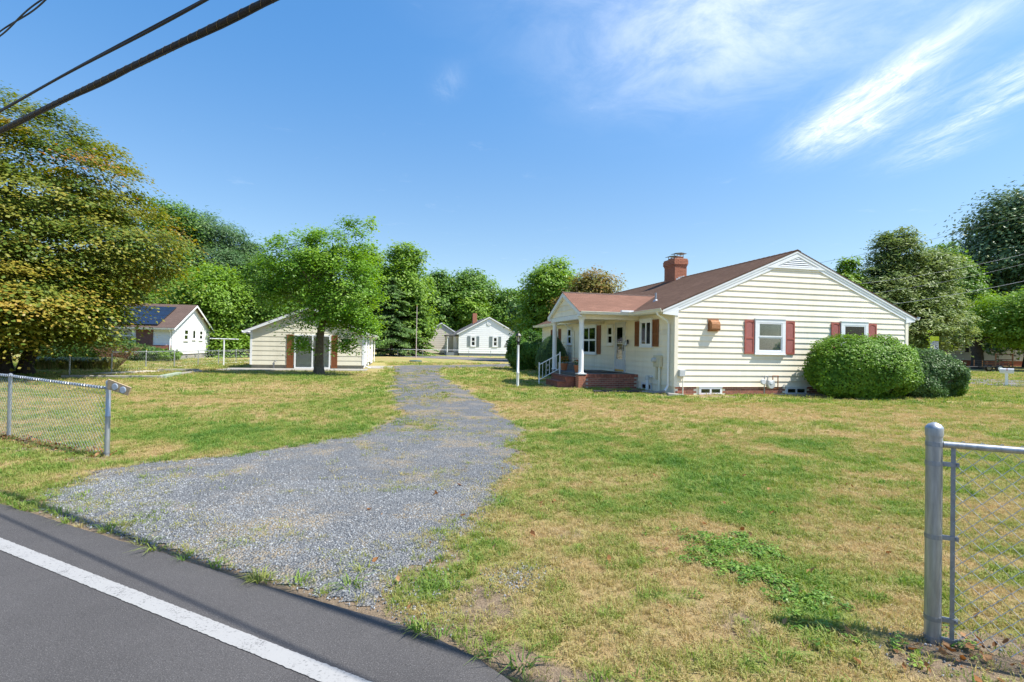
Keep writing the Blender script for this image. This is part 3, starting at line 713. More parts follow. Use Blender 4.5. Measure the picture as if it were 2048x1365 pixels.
while y < HL + .1:
    mb.hexa([(RIDGE_X - .15, y, RIDGE_Z - .055), (RIDGE_X, y, RIDGE_Z + .012), (RIDGE_X, y + .3, RIDGE_Z + .004), (RIDGE_X - .15, y + .3, RIDGE_Z - .062), (RIDGE_X - .15, y, RIDGE_Z - .04), (RIDGE_X, y, RIDGE_Z + .027), (RIDGE_X, y + .3, RIDGE_Z + .016), (RIDGE_X - .15, y + .3, RIDGE_Z - .05)])
    mb.hexa([(RIDGE_X + .15, y, RIDGE_Z - .055), (RIDGE_X, y, RIDGE_Z + .012), (RIDGE_X, y + .3, RIDGE_Z + .004), (RIDGE_X + .15, y + .3, RIDGE_Z - .062), (RIDGE_X + .15, y, RIDGE_Z - .04), (RIDGE_X, y, RIDGE_Z + .027), (RIDGE_X, y + .3, RIDGE_Z + .016), (RIDGE_X + .15, y + .3, RIDGE_Z - .05)])
    y += .3
mb.build('ridge_cap', shingle, roofL)
# rake boards on the gable: outer fascia, crown strip, frieze
def rake(name, y0, y1, top, bot, m, xe=5.36, parent=H):
    for sg in (-1, 1):
        mb = MB(); e = xe
        mb.prism([(RIDGE_X, RIDGE_Z - top), (RIDGE_X + sg * e, RIDGE_Z - top - SL * e), (RIDGE_X + sg * e, RIDGE_Z - bot - SL * e), (RIDGE_X, RIDGE_Z - bot)], 1, y0, y1)
        mb.build(name, m, parent)
rake('rake_board', -.060, -.02, .03, .20, white)
rake('rake_trim', -.078, -.061, .028, .105, white)
rake('rake_frieze', -.046, -.021, .202, .315, white, 5.0)
for sg, xc in ((-1, 0.0), (1, HW)):           # boxed eave returns
    e = RIDGE_X + sg * 5.36; zb = 2.78
    wx = .09 if sg < 0 else HW - .09
    mb = MB(); mb.prism([(wx, zb), (e, zb + .05), (e, EAVE_Z - .22 + .12), (wx, RIDGE_Z - .2 - SL * abs(wx - RIDGE_X))], 1, -.058, -.0)
    mb.build('eave_return', white, H)
# soffit and gutter of the left eave
MB().box(-.49, -.03, -.02, HL + .1, 2.90, 2.925).build('soffit', white, H)
MB().box(.0, .02, -.0, HL, 2.75, 2.9).build('frieze', cream, H)
def gutter(name, p, q, outv, parent, m):
    """K-profile gutter between two points; outv = outward horizontal direction"""
    p, q, o_ = Vector(p), Vector(q), Vector(outv); mb = MB()
    prof = [(.0, .0), (.075, 0), (.095, .04), (.095, .065), (.12, .10), (.12, .115), (.105, .115), (.08, .07), (.065, .02), (0, .02)]
    v = [p + o_ * a + Vector((0, 0, b_)) for a, b_ in prof] + [q + o_ * a + Vector((0, 0, b_)) for a, b_ in prof]
    k = len(prof); mb.add([tuple(x_) for x_ in v], [(i, (i + 1) % k, k + (i + 1) % k, k + i) for i in range(k)] + [tuple(range(k)), tuple(range(k, 2 * k))])
    return mb.build(name, m, parent)
gutter('gutter', (-.535, -.14, 2.905), (-.535, 2.52, 2.905), (-1, 0, 0), H, gutter_m)
gutter('gutter', (-.535, 6.85, 2.905), (-.535, HL + .15, 2.905), (-1, 0, 0), H, gutter_m)
gutter('gutter', (HW + .365, -.14, 2.905), (HW + .365, HL, 2.905), (1, 0, 0), H, gutter_m)
def spout(path, parent, m=white, r=.042):
    return MB().tube(path, [r] * len(path), 6).build('downspout', m, parent, smooth=False)
spout([(-.58, .22, 2.93), (-.56, .22, 2.82), (-.18, .27, 2.62), (-.085, .30, 2.5), (-.085, .30, .32), (-.16, .27, .22), (-.26, .2, .14)], H)
spout([(-.58, 10.6, 2.93), (-.55, 10.6, 2.82), (-.16, 10.6, 2.6), (-.08, 10.6, 2.5), (-.08, 10.6, .15)], H, gutter_m)
spout([(HW + .42, .2, 2.95), (HW + .4, .2, 2.84), (HW + .14, .14, 2.6), (HW + .08, .12, 2.5), (HW + .08, .12, .2)], H)
# gable vent
vb = MB(); vb.prism([(3.86, 4.70), (5.98, 4.70), (4.92, 5.14)], 1, -.038, -.006); ventp = vb.build('gable_vent', dark_int, H)
mb = MB(); mb.box(3.55, 6.2, -.066, -.037, 4.645, 4.715); mb.build('vent_frame', white, ventp)
for sg in (-1, 1):
    mb = MB(); xa = 4.92 + sg * 1.13
    mb.prism([(xa, 4.716), (4.92, 5.20), (4.92, 5.10), (xa - sg * .23, 4.716)], 1, -.066, -.037); mb.build('vent_frame', white, ventp)
for i in range(5):
    z = 4.73 + i * .072; hwid = (5.12 - z) / .44 * 1.0 - .10
    if hwid > .08: MB().hexa([(4.92 - hwid, -.058, z), (4.92 + hwid, -.058, z), (4.92 + hwid, -.050, z), (4.92 - hwid, -.050, z), (4.92 - hwid * .93, -.04, z + .055), (4.92 + hwid * .93, -.04, z + .055), (4.92 + hwid * .93, -.037, z + .055), (4.92 - hwid * .93, -.037, z + .055)]).build('vent_slat', whiteold, ventp)

# ---------------- windows
def window(parent, tf, a0, a1, z0, z1, back=None, lower=None, kind='hung', lights=1, fw=.09, sash=.045, m=white, dep=.085, sill=True):
    """casing with sub-parts sash, pane, curtain"""
    mb = MB(tf)
    mb.box(a0, a1, .0, dep, z1 - fw, z1); mb.box(a0, a1, .0, dep, z0, z0 + fw * .8)
    mb.box(a0, a0 + fw, .0, dep - .002, z0 + fw * .8, z1 - fw); mb.box(a1 - fw, a1, .0, dep - .002, z0 + fw * .8, z1 - fw)
    mb.box(a0 - .02, a1 + .02, .0, dep + .018, z1 - .002, z1 + .022)
    if sill: mb.box(a0 - .015, a1 + .015, .0, dep + .03, z0 - .025, z0 - .001)
    w = mb.build('window', m, parent)
    i0, i1, j0, j1 = a0 + fw, a1 - fw, z0 + fw * .8, z1 - fw
    step = (i1 - i0) / lights; mid = (j0 + j1) / 2
    for l_ in range(lights):
        c0, c1 = i0 + l_ * step + .003, i0 + (l_ + 1) * step - .003
        rows = ((j0, mid), (mid, j1)) if kind == 'hung' else ((j0, j1),)
        for ri, (r0, r1) in enumerate(rows):
            d0 = .043 if ri == 0 else .057
            mb = MB(tf); s_ = sash
            mb.box(c0, c1, d0, d0 + .022, r1 - s_, r1 - .001); mb.box(c0, c1, d0, d0 + .022, r0 + .001, r0 + s_)
            mb.box(c0, c0 + s_, d0, d0 + .021, r0 + s_, r1 - s_); mb.box(c1 - s_, c1, d0, d0 + .021, r0 + s_, r1 - s_)
            mb.build('sash', m, w)
            MB(tf).box(c0 + s_, c1 - s_, d0 + .006, d0 + .010, r0 + s_, r1 - s_).build('pane', pane_dark, w)
            bm_ = (lower if (ri == 0 and lower) else back) or inside
            nm = 'curtain' if bm_ is not inside else 'dark_room'
            MB(tf).box(c0 + s_ * .5, c1 - s_ * .5, .0350, .0390 if ri == 0 else .0385, r0 + s_ * .5, r1 - s_ * .5).build(nm, bm_, w)
    return w
def shutter(parent, tf, a0, a1, z0, z1, m, style='louvre', d=.060):
    mb = MB(tf); f = .055; mid = z0 + (z1 - z0) * .47
    mb.box(a0, a1, .0335, .040, z0, z1)
    mb.box(a0, a0 + f, .040, d, z0, z1); mb.box(a1 - f, a1, .040, d, z0, z1)
    mb.box(a0 + f, a1 - f, .040, d - .001, z0, z0 + .075); mb.box(a0 + f, a1 - f, .040, d - .001, mid - .03, mid + .03)
    if style == 'louvre':
        n_ = 10; pts = [(a0 + f + (a1 - a0 - 2 * f) * i / n_, z1 - .05 - .045 * (1 - math.sin(math.pi * i / n_))) for i in range(n_ + 1)]
        mb.prism([(p[0], p[1]) for p in pts] + [(a1 - f, z1), (a0 + f, z1)], 1, .040, d - .001)
        for lo_, hi in ((z0 + .08, mid - .03), (mid + .03, z1 - .07)):
            z = lo_
            while z < hi - .02:
                mb.hexa([(a0 + f, .040, z), (a1 - f, .040, z), (a1 - f, .052, z), (a0 + f, .052, z), (a0 + f, .040, z + .022), (a1 - f, .040, z + .022), (a1 - f, .043, z + .022), (a0 + f, .043, z + .022)]); z += .028
    else:
        mb.box(a0 + f, a1 - f, .040, d - .001, z1 - .07, z1)
        for q_ in (.33, .66):
            a = a0 + f + (a1 - a0 - 2 * f) * q_; mb.box(a - .012, a + .012, .040, d - .008, z0 + .075, z1 - .07)
    return mb.build('shutter', m, parent)
window(H, TG, 3.13, 4.39, 1.49, 2.76, blind, curtain, fw=.13); shutter(H, TG, 2.72, 3.105, 1.49, 2.71, shutter_red); shutter(H, TG, 4.415, 4.80, 1.49, 2.71, shutter_red)
window(H, TG, 6.80, 8.02, 1.49, 2.76, blind, blind, fw=.13); shutter(H, TG, 6.39, 6.775, 1.49, 2.71, shutter_red); shutter(H, TG, 8.045, 8.43, 1.49, 2.71, shutter_red)
window(H, TL, 1.60, 2.62, 1.68, 2.76, lace_grey, None, 'fixed', 2, .10); shutter(H, TL, 2.66, 3.10, 1.70, 2.71, shutter_brown, 'plank'); shutter(H, TL, 1.12, 1.58, 1.70, 2.71, shutter_brown, 'plank')
window(H, TL, 5.30, 5.96, 1.74, 2.66, insidered, inside, fw=.09)
window(H, TL, 7.30, 9.30, 1.30, 2.73, None, None, 'hung', 2, .09); shutter(H, TL, 6.80, 7.27, 1.31, 2.70, shutter_brown, 'plank'); shutter(H, TL, 9.33, 9.78, 1.31, 2.70, shutter_brown, 'plank')
window(H, TL, 11.02, 11.74, 1.76, 2.72, None, None, fw=.08)
window(H, TL, 13.5, 14.6, 1.49, 2.72, None, None, fw=.09); shutter(H, TL, 13.02, 13.47, 1.49, 2.70, shutter_brown, 'plank'); shutter(H, TL, 14.63, 15.08, 1.49, 2.70, shutter_brown, 'plank')
# basement windows
TB = lambda a, d, z: (a, .03 - d, z)
for a0, a1 in BW:
    w = window(H, TB, a0, a1, .03, .29, None, None, 'fixed', 2, .035, .03, white, .06, False)
    MB().box(a0 - .05, a1 + .05, -.10, .0, -.02, .028).build('window_well_edge', redmulch, w)
TBL = lambda a, d, z: (.03 - d, a, z)
window(H, TBL, 1.66, 2.50, .02, .29, None, None, 'fixed', 2, .035, .03, white, .06, False)
# hood vent on the gable wall
hv = MB(); hv.box(1.25, 1.67, -.045, -.012, 2.27, 2.70); hood = hv.build('hood_vent', rust, H)
mb = MB()
prof = [(-.046, 2.66), (-.12, 2.655), (-.185, 2.60), (-.215, 2.52), (-.22, 2.36), (-.20, 2.30), (-.046, 2.30)]
mb.prism(prof, 0, 1.29, 1.63); mb.build('hood', rust, hood, bevel=.006)
# junction box, conduit, gas meter
mb = MB(); mb.box(.11, .33, -.16, -.03, .67, .90); jb = mb.build('junction_box', greybox, H, bevel=.008)
MB().tube([(.27, -.09, .67), (.27, -.09, .3), (.28, -.07, -.02)], .02, 7).build('conduit', gutter_m, jb)
gm = empty('gas_meter', (3.66, -.22, .40), 0, H)
mb = MB(); mb.tube([(0, -.08, 0), (0, .08, 0)], [.145, .145], 20); mb.box(-.13, .13, -.07, .07, .05, .16); mb.build('meter_body', greybox, gm, bevel=.01)
MB().disc((-.02, -.082, .07), (0, -1, 0), .06, .012).build('meter_dial', white_s, gm)
mb = MB(); mb.tube([(-.23, .02, -.42), (-.23, .02, .05), (-.23, .02, .31), (-.11, 0, .31), (-.11, 0, .16)], .02, 8); mb.build('gas_pipe', steel, gm, smooth=True)
mb = MB(); mb.tube([(.10, 0, .16), (.10, 0, .31), (.33, .0, .31), (.33, .02, .30), (.33, .02, -.16), (.28, .16, -.16)], .02, 8); mb.build('gas_pipe', rust, gm, smooth=True)
mb = MB(); mb.disc((-.34, -.04, .10), (0, -1, .1), .105, .05, 18); mb.tube([(-.34, .02, .10), (-.23, .02, .05)], .03, 8); mb.build('regulator', greybox, gm)
# electric meter, conduits and flue on the left wall
mb = MB(); mb.box(-.16, -.028, .80, 1.28, .95, 1.38); em = mb.build('electric_meter', beige, H, bevel=.01)
MB().tube([(-.16, 1.13, 1.2), (-.27, 1.13, 1.2), (-.30, 1.13, 1.2)], [.09, .09, .06], 16).build('meter_glass', greybox, em)
MB().tube([(-.10, .92, .95), (-.10, .92, .02)], .045, 10).build('conduit', gutter_m, em)
MB().tube([(-.08, 1.15, .95), (-.08, 1.15, .55), (-.05, 1.15, .48)], .05, 10).build('conduit', beige, em)
mb = MB(); mb.tube([(-.02, 1.60, .55), (-.18, 1.60, .55), (-.22, 1.60, .50), (-.22, 1.60, .05)], [.05, .05, .06, .06], 10); fl = mb.build('flue_pipe', whiteold, H, smooth=True)
MB().tube([(-.22, 1.60, .60), (-.22, 1.60, .44)], [.075, .085], 12).build('flue_elbow', greybox, fl)
# wall lantern and door
mb = MB(TL); mb.box(3.72, 3.80, .03, .08, 1.80, 1.98); wl = mb.build('wall_lantern', blackpl, H)
MB(TL).lathe([(.03, 1.70), (.065, 1.74), (.07, 1.88), (.03, 1.95)], 3.76, .15, 8).build('lantern_glass', lens_m, wl)
D = MB(TL); D.box(4.02, 4.08, .0, .075, .60, 2.75); D.box(5.02, 5.08, .0, .075, .60, 2.75); D.box(4.02, 5.08, .0, .076, 2.68, 2.751)
door = D.build('storm_door', whiteold, H)
mb = MB(TL); mb.box(4.09, 5.01, .032, .050, .62, 2.67); mb.build('door_leaf', whiteold, door)
mb = MB(TL); mb.box(4.25, 4.85, .051, .056, 1.15, 2.52); mb.build('door_pane', lace_grey, door)
mb = MB(TL); mb.box(4.25, 4.85, .0585, .0625, 1.15, 2.52); mb.build('pane', pane_dark, door)
mb = MB(TL); mb.box(4.20, 4.25, .051, .066, 1.10, 2.57); mb.box(4.85, 4.90, .051, .066, 1.10, 2.57); mb.box(4.25, 4.85, .051, .0655, 1.10, 1.15); mb.box(4.25, 4.85, .051, .0655, 2.52, 2.57); mb.box(4.25, 4.85, .051, .0655, 1.80, 1.84); mb.build('door_rail', whiteold, door)
MB(TL).box(4.09, 5.01, .051, .062, .63, .70).build('kick_plate', brass, door)
mb = MB(TL); mb.box(4.12, 4.16, .05, .07, 1.5, 1.75); mb.tube([(4.14, .06, 1.62), (4.14, .12, 1.62), (4.22, .12, 1.62)], .012, 6); mb.build('door_handle', blackpl, door)
# chimney
CX0, CX1, CY0, CY1 = 4.42, 5.08, 7.92, 9.02
ch = MB().box(CX0 + .03, CX1 - .03, CY0 + .03, CY1 - .03, 4.95, 6.28).build('chimney', mortar, H)
def ring(mb, x0, x1, y0, y1, z, h, off, l=.2, gap=.012, ph=0):
    for tf, a0, a1 in ((lambda a, d, zz_: (a, y0 - d, zz_), x0, x1), (lambda a, d, zz_: (a, y1 + d, zz_), x0, x1), (lambda a, d, zz_: (x0 - d, a, zz_), y0, y1), (lambda a, d, zz_: (x1 + d, a, zz_), y0, y1)):
        mb.tf = tf; a = a0 - off - ph * l / 2
        while a < a1 + off:
            p, q = max(a, a0 - off), min(a + l, a1 + off)
            if q - p > .03: mb.box(p, q, -.04, off + random.uniform(-.004, .004), z, z + h)
            a += l + gap
mb = MB()
zrow, r = 4.96, 0
while zrow < 6.27:
    off = 0.004 if zrow < 5.93 else (.03 if zrow < 6.0 else (.058 if zrow < 6.2 else .035)); ring(mb, CX0, CX1, CY0, CY1, zrow, .064, off, ph=r % 2); zrow += .075; r += 1
bw_ = mb.build('brickwork', brick_o, ch); bw_['kind'] = 'stuff'
MB().box(CX0 - .0, CX1 + .0, CY0 - .0, CY1 + .0, 6.285, 6.32).build('chimney_crown', mortar, ch)
mb = MB()
for cy_ in (8.15, 8.75): mb.box(4.57, 4.93, cy_ - .17, cy_ + .17, 6.32, 6.42)
mb.build('flue_liner', terra, ch)
mb = MB()
for cy_, zt in ((8.15, 6.56), (8.75, 6.50)):
    mb.prism([(4.44, zt), (4.75, zt + .04), (5.06, zt), (5.06, zt + .015), (4.75, zt + .055), (4.44, zt + .015)], 1, cy_ - .27, cy_ + .27)
    for px_ in (4.58, 4.92):
        for py_ in (-.15, .15): mb.box(px_ - .012, px_ + .012, cy_ + py_ - .012, cy_ + py_ + .012, 6.42, zt + .02)
mb.build('chimney_cap', steel_d, ch)
mb = MB()
for i in range(5):
    x_ = CX0 + .12 + i * .12; zr = roof_top(x_) - .02
    if x_ < CX1: mb.box(x_ - .055, x_ + .055, CY0 - .018, CY0 - .0085, zr - .12, zr + .09 + .02 * (i % 2))
mb.build('step_flashing', greybox, ch)
mb = MB(); mb.lathe([(.13, 3.50), (.10, 3.58), (.045, 3.63), (.04, 3.90)], .78, 2.95, 12); mb.build('vent_pipe', steel, H)

# ---------------- porch
PZ, PY0, PY1, PX = .58, 2.78, 6.62, -2.52
porch = empty('porch', (0, 0, 0), 0, H)
MB().box(PX + .03, .0, PY0 + .03, PY1 - .03, -.1, PZ - .11).build('porch_base', mortar, porch)
MB().box(PX + .02, -.03, PY0 + .10, PY1 - .02, PZ - .108, PZ).build('porch_floor', deck_m, porch)
# single bricks on the near side of the porch
r = 0; zrow = PZ - .115 - .064
while zrow > -.03:
    x = PX + .28 - (.1 if r % 2 else 0)
    while x < -.05:
        a0 = max(x, PX + .28); l_ = min(x + .196, -.03) - a0
        if l_ > .19: brick((a0, PY0 + .022, zrow))
        x += .206
    zrow -= .075; r += 1
row_m = MB().box(0, .064, 0, .12, 0, .108).build('brick', brick_m, H); row_m.location = (PX + .285, PY0 + .01, PZ - .112)
x = PX + .285 + .074
while x < -.08: brick((x, PY0 + .01, PZ - .112), 0, row_m); x += .074
brickwork('brickwork', porch, brick_m, [(lambda a, d, z: (PX + .022 - d, a, z), PY0 + .3, PY1, .005, PZ - .115)])
MB().box(PX - .03, PX + .26, PY0 - .03, PY0 + .26, -.1, PZ - .06).build('porch_pier', mortar, porch)
brickwork('brickwork', porch, brick_o, [(lambda a, d, z: (a, PY0 - .032 - d, z), PX - .03, PX + .265, .005, PZ + .0), (lambda a, d, z: (PX - .032 - d, a, z), PY0 - .03, PY0 + .26, .005, PZ)])
MB().box(PX - .06, PX + .29, PY0 - .06, PY0 + .29, PZ - .01, PZ + .03).build('pier_cap', whiteold, porch)
def pillar(x, y):
    mb = MB(); mb.lathe([(.125, PZ + .02), (.125, PZ + .05), (.105, PZ + .06), (.10, PZ + .09), (.10, 2.62), (.105, 2.66), (.12, 2.70), (.125, 2.74)], x, y, 12); return mb.build('pillar', white, porch, smooth=True)
pillar(PX + .115, PY0 + .115); pillar(PX + .115, PY1 - .12)
mb = MB(); mb.box(PX - .02, PX + .23, PY0 - .02, PY1 + .02, 2.74, 2.92); mb.build('beam', white, porch)
mb = MB(); mb.box(PX + .23, -.04, PY0 - .02, PY0 + .2, 2.745, 2.92); mb.build('beam', cream, porch)
mb = MB(); mb.box(PX + .23, -.04, PY1 - .2, PY1 + .02, 2.745, 2.92); mb.build('beam', cream, porch)
MB().box(PX + .2, -.03, PY0 + .15, PY1 - .15, 2.86, 2.89).build('porch_ceiling', cream, porch)
# pediment of the porch
PRY, PRZ = (PY0 + PY1) / 2, 3.97
PSL = (PRZ - 3.03) / 2.18
mb = MB(); mb.prism([(PY0 + .0, 2.92), (PY1 - .0, 2.92), (PRY, PRZ - .1)], 0, PX + .02, PX + .1); mb.build('pediment_wall', cream, porch)
for k in range(4):
    z0 = 2.93 + k * .235; z1 = min(z0 + .24, PRZ - .12)
    if z0 > PRZ - .25: break
    h0 = (PRZ - .10 - z0) / PSL - .02; h1 = max(.01, (PRZ - .10 - z1) / PSL - .02)
    board(lambda a, d, z: (PX + .02 - d, a, z), PRY - h0, PRY + h0, PRY - h1, PRY + h1, z0, z1, cream, porch, .028)
for sg in (-1, 1):
    mb = MB(); e = 2.20
    mb.prism([(PRY, PRZ - .03), (PRY + sg * e, PRZ - .03 - PSL * e), (PRY + sg * e, PRZ - .20 - PSL * e), (PRY, PRZ - .20)], 0, PX - .12, PX - .012); mb.build('rake_board', white, porch)
    mb = MB(); ya = PRY + sg * 1.94; yb = PRY + sg * 2.2
    mb.prism([(ya, 2.80), (yb, 2.86), (yb, PRZ - .18 - PSL * 2.2 + .1), (ya, PRZ - .19 - PSL * 1.94)], 0, PX - .118, PX + .0); mb.build('eave_return', white, porch)
pA = math.atan(PSL); pc, ps = math.cos(pA), math.sin(pA)
for sg in (-1, 1):   # two slopes running back into the main roof, cut along the valley
    V = []; F = []; UV = []; k = 17; course = 2.24 / pc / k
    for i in range(k):
        t0, t1 = i * course, (i + 1) * course + .015
        quad = []
        for t in (t0, t1):
            yv = PRY + sg * (2.24 - t * pc); zb = PRZ - PSL * 2.24 - .03 + t * ps + .03
            xv = RIDGE_X - 5.40 + (zb - (EAVE_Z - .03)) / SL + .12      # where this height meets the main roof
            quad.append((PX - .14, yv, zb, xv))
        (xa, y0_, z0_, xv0), (_, y1_, z1_, xv1) = quad
        o = len(V); V += [(xa, y0_, z0_ + .01), (max(xv0, xa), y0_, z0_ + .01), (xv1, y1_, z1_), (xa, y1_, z1_), (xa, y0_, z0_ - .004), (max(xv0, xa), y0_, z0_ - .004)]
        F += [(o, o + 1, o + 2, o + 3), (o + 4, o + 5, o + 1, o)]
        UV += [(xa, t0), (xv0, t0), (xv1, t1), (xa, t1)] + [(xa, t0), (xv0, t0)] * 2
    me = bpy.data.meshes.new('porch_roof'); me.from_pydata(V, [], F); uv = me.uv_layers.new(name='UVMap'); uv.data.foreach_set('uv', np.array(UV, np.float32).ravel()); me.materials.append(shingle_p_sunlit)
    link(bpy.data.objects.new('porch_roof', me), porch)
    mb = MB(); mb.prism([(PRY, PRZ - .03), (PRY + sg * 2.22, PRZ - .03 - PSL * 2.22), (PRY + sg * 2.22, PRZ - .06 - PSL * 2.22), (PRY, PRZ - .06)], 0, PX - .11, 1.2); mb.build('roof_deck', whiteold, porch)
mb = MB(); x = PX - .14
while x < 1.45:
    for sg in (-1, 1): mb.hexa([(x, PRY, PRZ + .005), (x + .3, PRY, PRZ - .003), (x + .3, PRY + sg * .14, PRZ - .066), (x, PRY + sg * .14, PRZ - .058), (x, PRY, PRZ + .02), (x + .3, PRY, PRZ + .009), (x + .3, PRY + sg * .14, PRZ - .054), (x, PRY + sg * .14, PRZ - .043)])
    x += .3
mb.build('ridge_cap', shingle_r, porch)
gutter('gutter', (PX - .1, PRY - 2.20, 2.905), (-.5, PRY - 2.20, 2.905), (0, -1, 0), porch, gutter_m)
MB().box(-.95, -.45, PRY - 2.33, PRY - 2.19, 3.03, 3.10).build('splash_guard', white, porch)
# steps and handrail
steps = empty('steps', (0, 0, 0), 0, porch)
for i, (x0, x1, zt) in enumerate(((PX - .36, PX - .0, .40), (PX - .70, PX - .362, .21))):
    MB().box(x0, x1, PY0 + .55, 5.0, -.1, zt).build('step', brick_m, steps)
    MB().box(x0 - .02, x1 - .003, PY0 + .53, 5.02, zt + .001, zt + .05).build('tread', brick_m, steps)
rail = empty('handrail', (0, 0, 0), 0, porch)
RY = 5.10; xa, za, xb, zb = PX - .06, .58, PX - .98, .03
MB().box(xa - .022, xa + .022, RY - .022, RY + .022, za - .55, za + .84).build('rail_post', white, rail)
MB().box(xb - .022, xb + .022, RY - .022, RY + .022, zb - .05, zb + .92).build('rail_post', white, rail)
for nm, dz0, dz1 in (('top_rail', .80, .84), ('bottom_rail', .16, .19)):
    MB().hexa([(xb, RY - .018, zb + dz0), (xa, RY - .018, za + dz0 - .06), (xa, RY + .018, za + dz0 - .06), (xb, RY + .018, zb + dz0), (xb, RY - .018, zb + dz1), (xa, RY - .018, za + dz1 - .06), (xa, RY + .018, za + dz1 - .06), (xb, RY + .018, zb + dz1)]).build(nm, white, rail)
for i in range(1, 6):
    t = i / 6; x = xb + (xa - xb) * t; z = zb + (za - .06 - zb) * t
    MB().box(x - .009, x + .009, RY - .009, RY + .009, z + .17, z + .81).build('baluster', white, rail)
mb = MB()
for k2 in range(2):
    c = Vector((xb + (xa - xb) * .42, RY, zb + (za - zb) * .42 + .36 + k2 * .2)); mb.tube([c + Vector((math.cos(t) * .055 * (1 - t / 9), 0, math.sin(t) * .055 * (1 - t / 9))) for t in np.linspace(0, 6.5, 18)], .006, 5)
mb.build('scroll', white, rail)
MB().box(-1.6, -.15, 4.05, 5.0, PZ + .002, PZ + .02).build('doormat', blackrub, None)
mat_o = bpy.data.objects['doormat']; mat_o.parent = None; mat_o.matrix_world = H.matrix_world
tag(mat_o, 'dark doormat on the porch floor before the storm door', 'doormat')
mat_o.location = (HX, HY, 0); mat_o.rotation_euler = (0, 0, HYAW)

def hw(X, Y, Z=0.0):
    return Vector((HX + X * math.cos(HYAW) - Y * math.sin(HYAW), HY + X * math.sin(HYAW) + Y * math.cos(HYAW), Z))
# concrete strip and paving at the house foot
mb = MB(); mb.box(3.9, 6.5, -.55, -.02, -.05, .055); o = mb.build('concrete_pad', concrete); o.location = (HX, HY, 0); o.rotation_euler = (0, 0, HYAW); tag(o, 'low concrete pad at the foot of the gable wall', 'pad')
# flower pots
petal_m = [plain('petal_orange', (.80, .20, .02), .6, .3, 50), plain('petal_yellow', (.85, .55, .03), .6, .2, 50), plain('petal_red', (.62, .05, .02), .6, .25, 50)]
pot_leaf = leaf_mat('pot_leaves', [(0, (.06, .12, .02)), (1, (.16, .25, .05))])
def flower_pot(X, Y, Z, s, label):
    e = tag(empty('flower_pot', hw(X, Y, Z), .3), label, 'flower pot', 'potted flowers on the porch')
    MB().lathe([(.11 * s, 0), (.15 * s, .22 * s), (.165 * s, .24 * s), (.17 * s, .29 * s), (.14 * s, .295 * s), (.13 * s, .25 * s)], 0, 0, 16).build('pot', terra, e, smooth=True)
    V = []; F = []
    for i in range(110):
        a = random.random() * 6.28; r_ = random.random() ** .5 * .2 * s; z = .29 * s + random.random() * .20 * s
        c = Vector((math.cos(a) * r_, math.sin(a) * r_, z)); u = Vector((random.gauss(0, 1), random.gauss(0, 1), random.gauss(0, .6))).normalized() * .035; w_ = u.cross(Vector((random.gauss(0, 1), random.gauss(0, 1), 1))).normalized() * .018
        o_ = len(V); V += [tuple(c - u), tuple(c + w_), tuple(c + u), tuple(c - w_)]; F.append((o_, o_ + 1, o_ + 2, o_ + 3))
    me = np_mesh('foliage', V, np.array(F), None, {'tint': np.repeat(RNG.random(len(F)), 4)}, pot_leaf); link(bpy.data.objects.new('foliage', me), e)
    for k_ in range(3):
        mb = MB()
        for i in range(20 if k_ == 0 else 14):
            a = random.random() * 6.28; r_ = random.random() ** .5 * .21 * s; z = .38 * s + random.random() * .20 * s
            for q_ in range(6): b_ = q_ / 6 * 6.28; mb.add([(math.cos(a) * r_, math.sin(a) * r_, z), (math.cos(a) * r_ + math.cos(b_ - .4) * .045, math.sin(a) * r_ + math.sin(b_ - .4) * .045, z + .012), (math.cos(a) * r_ + math.cos(b_) * .045, math.sin(a) * r_ + math.sin(b_) * .045, z + .004), (math.cos(a) * r_ + math.cos(b_ + .4) * .045, math.sin(a) * r_ + math.sin(b_ + .4) * .045, z + .012)], [(0, 1, 2, 3)])
        mb.build('blossoms', petal_m[k_], e, fix=False)
flower_pot(PX + .30, PY0 + 1.0, PZ, 1.05, 'terracotta pot of orange flowers right behind the near porch pillar')
flower_pot(PX + .45, PY1 - .55, PZ, 1.05, 'terracotta pot of yellow and red flowers beside the far porch pillar')
# air conditioner behind the porch
ac = tag(empty('air_conditioner', hw(-1.25, 7.9, .06), HYAW), 'dark grey outdoor air conditioner unit behind the porch', 'air conditioner')
MB().box(-.42, .42, -.42, .42, 0, .82).build('casing', plain('ac_grey', (.16, .18, .20), .5, .1, 8), ac, bevel=.02)
for f_ in range(4):
    mb = MB()
    for i in range(13):
        z = .08 + i * .054; c_, s_ = math.cos(f_ * math.pi / 2), math.sin(f_ * math.pi / 2)
        mb.tf = lambda a, d, zz_: (a * c_ - d * s_, a * s_ + d * c_, zz_)
        mb.box(-.37, .37, .421, .432, z, z + .025)
    mb.build('grille', steel_d, ac)
MB().tube([(0, 0, .821), (0, 0, .84)], .3, 20).build('fan_guard', steel_d, ac)
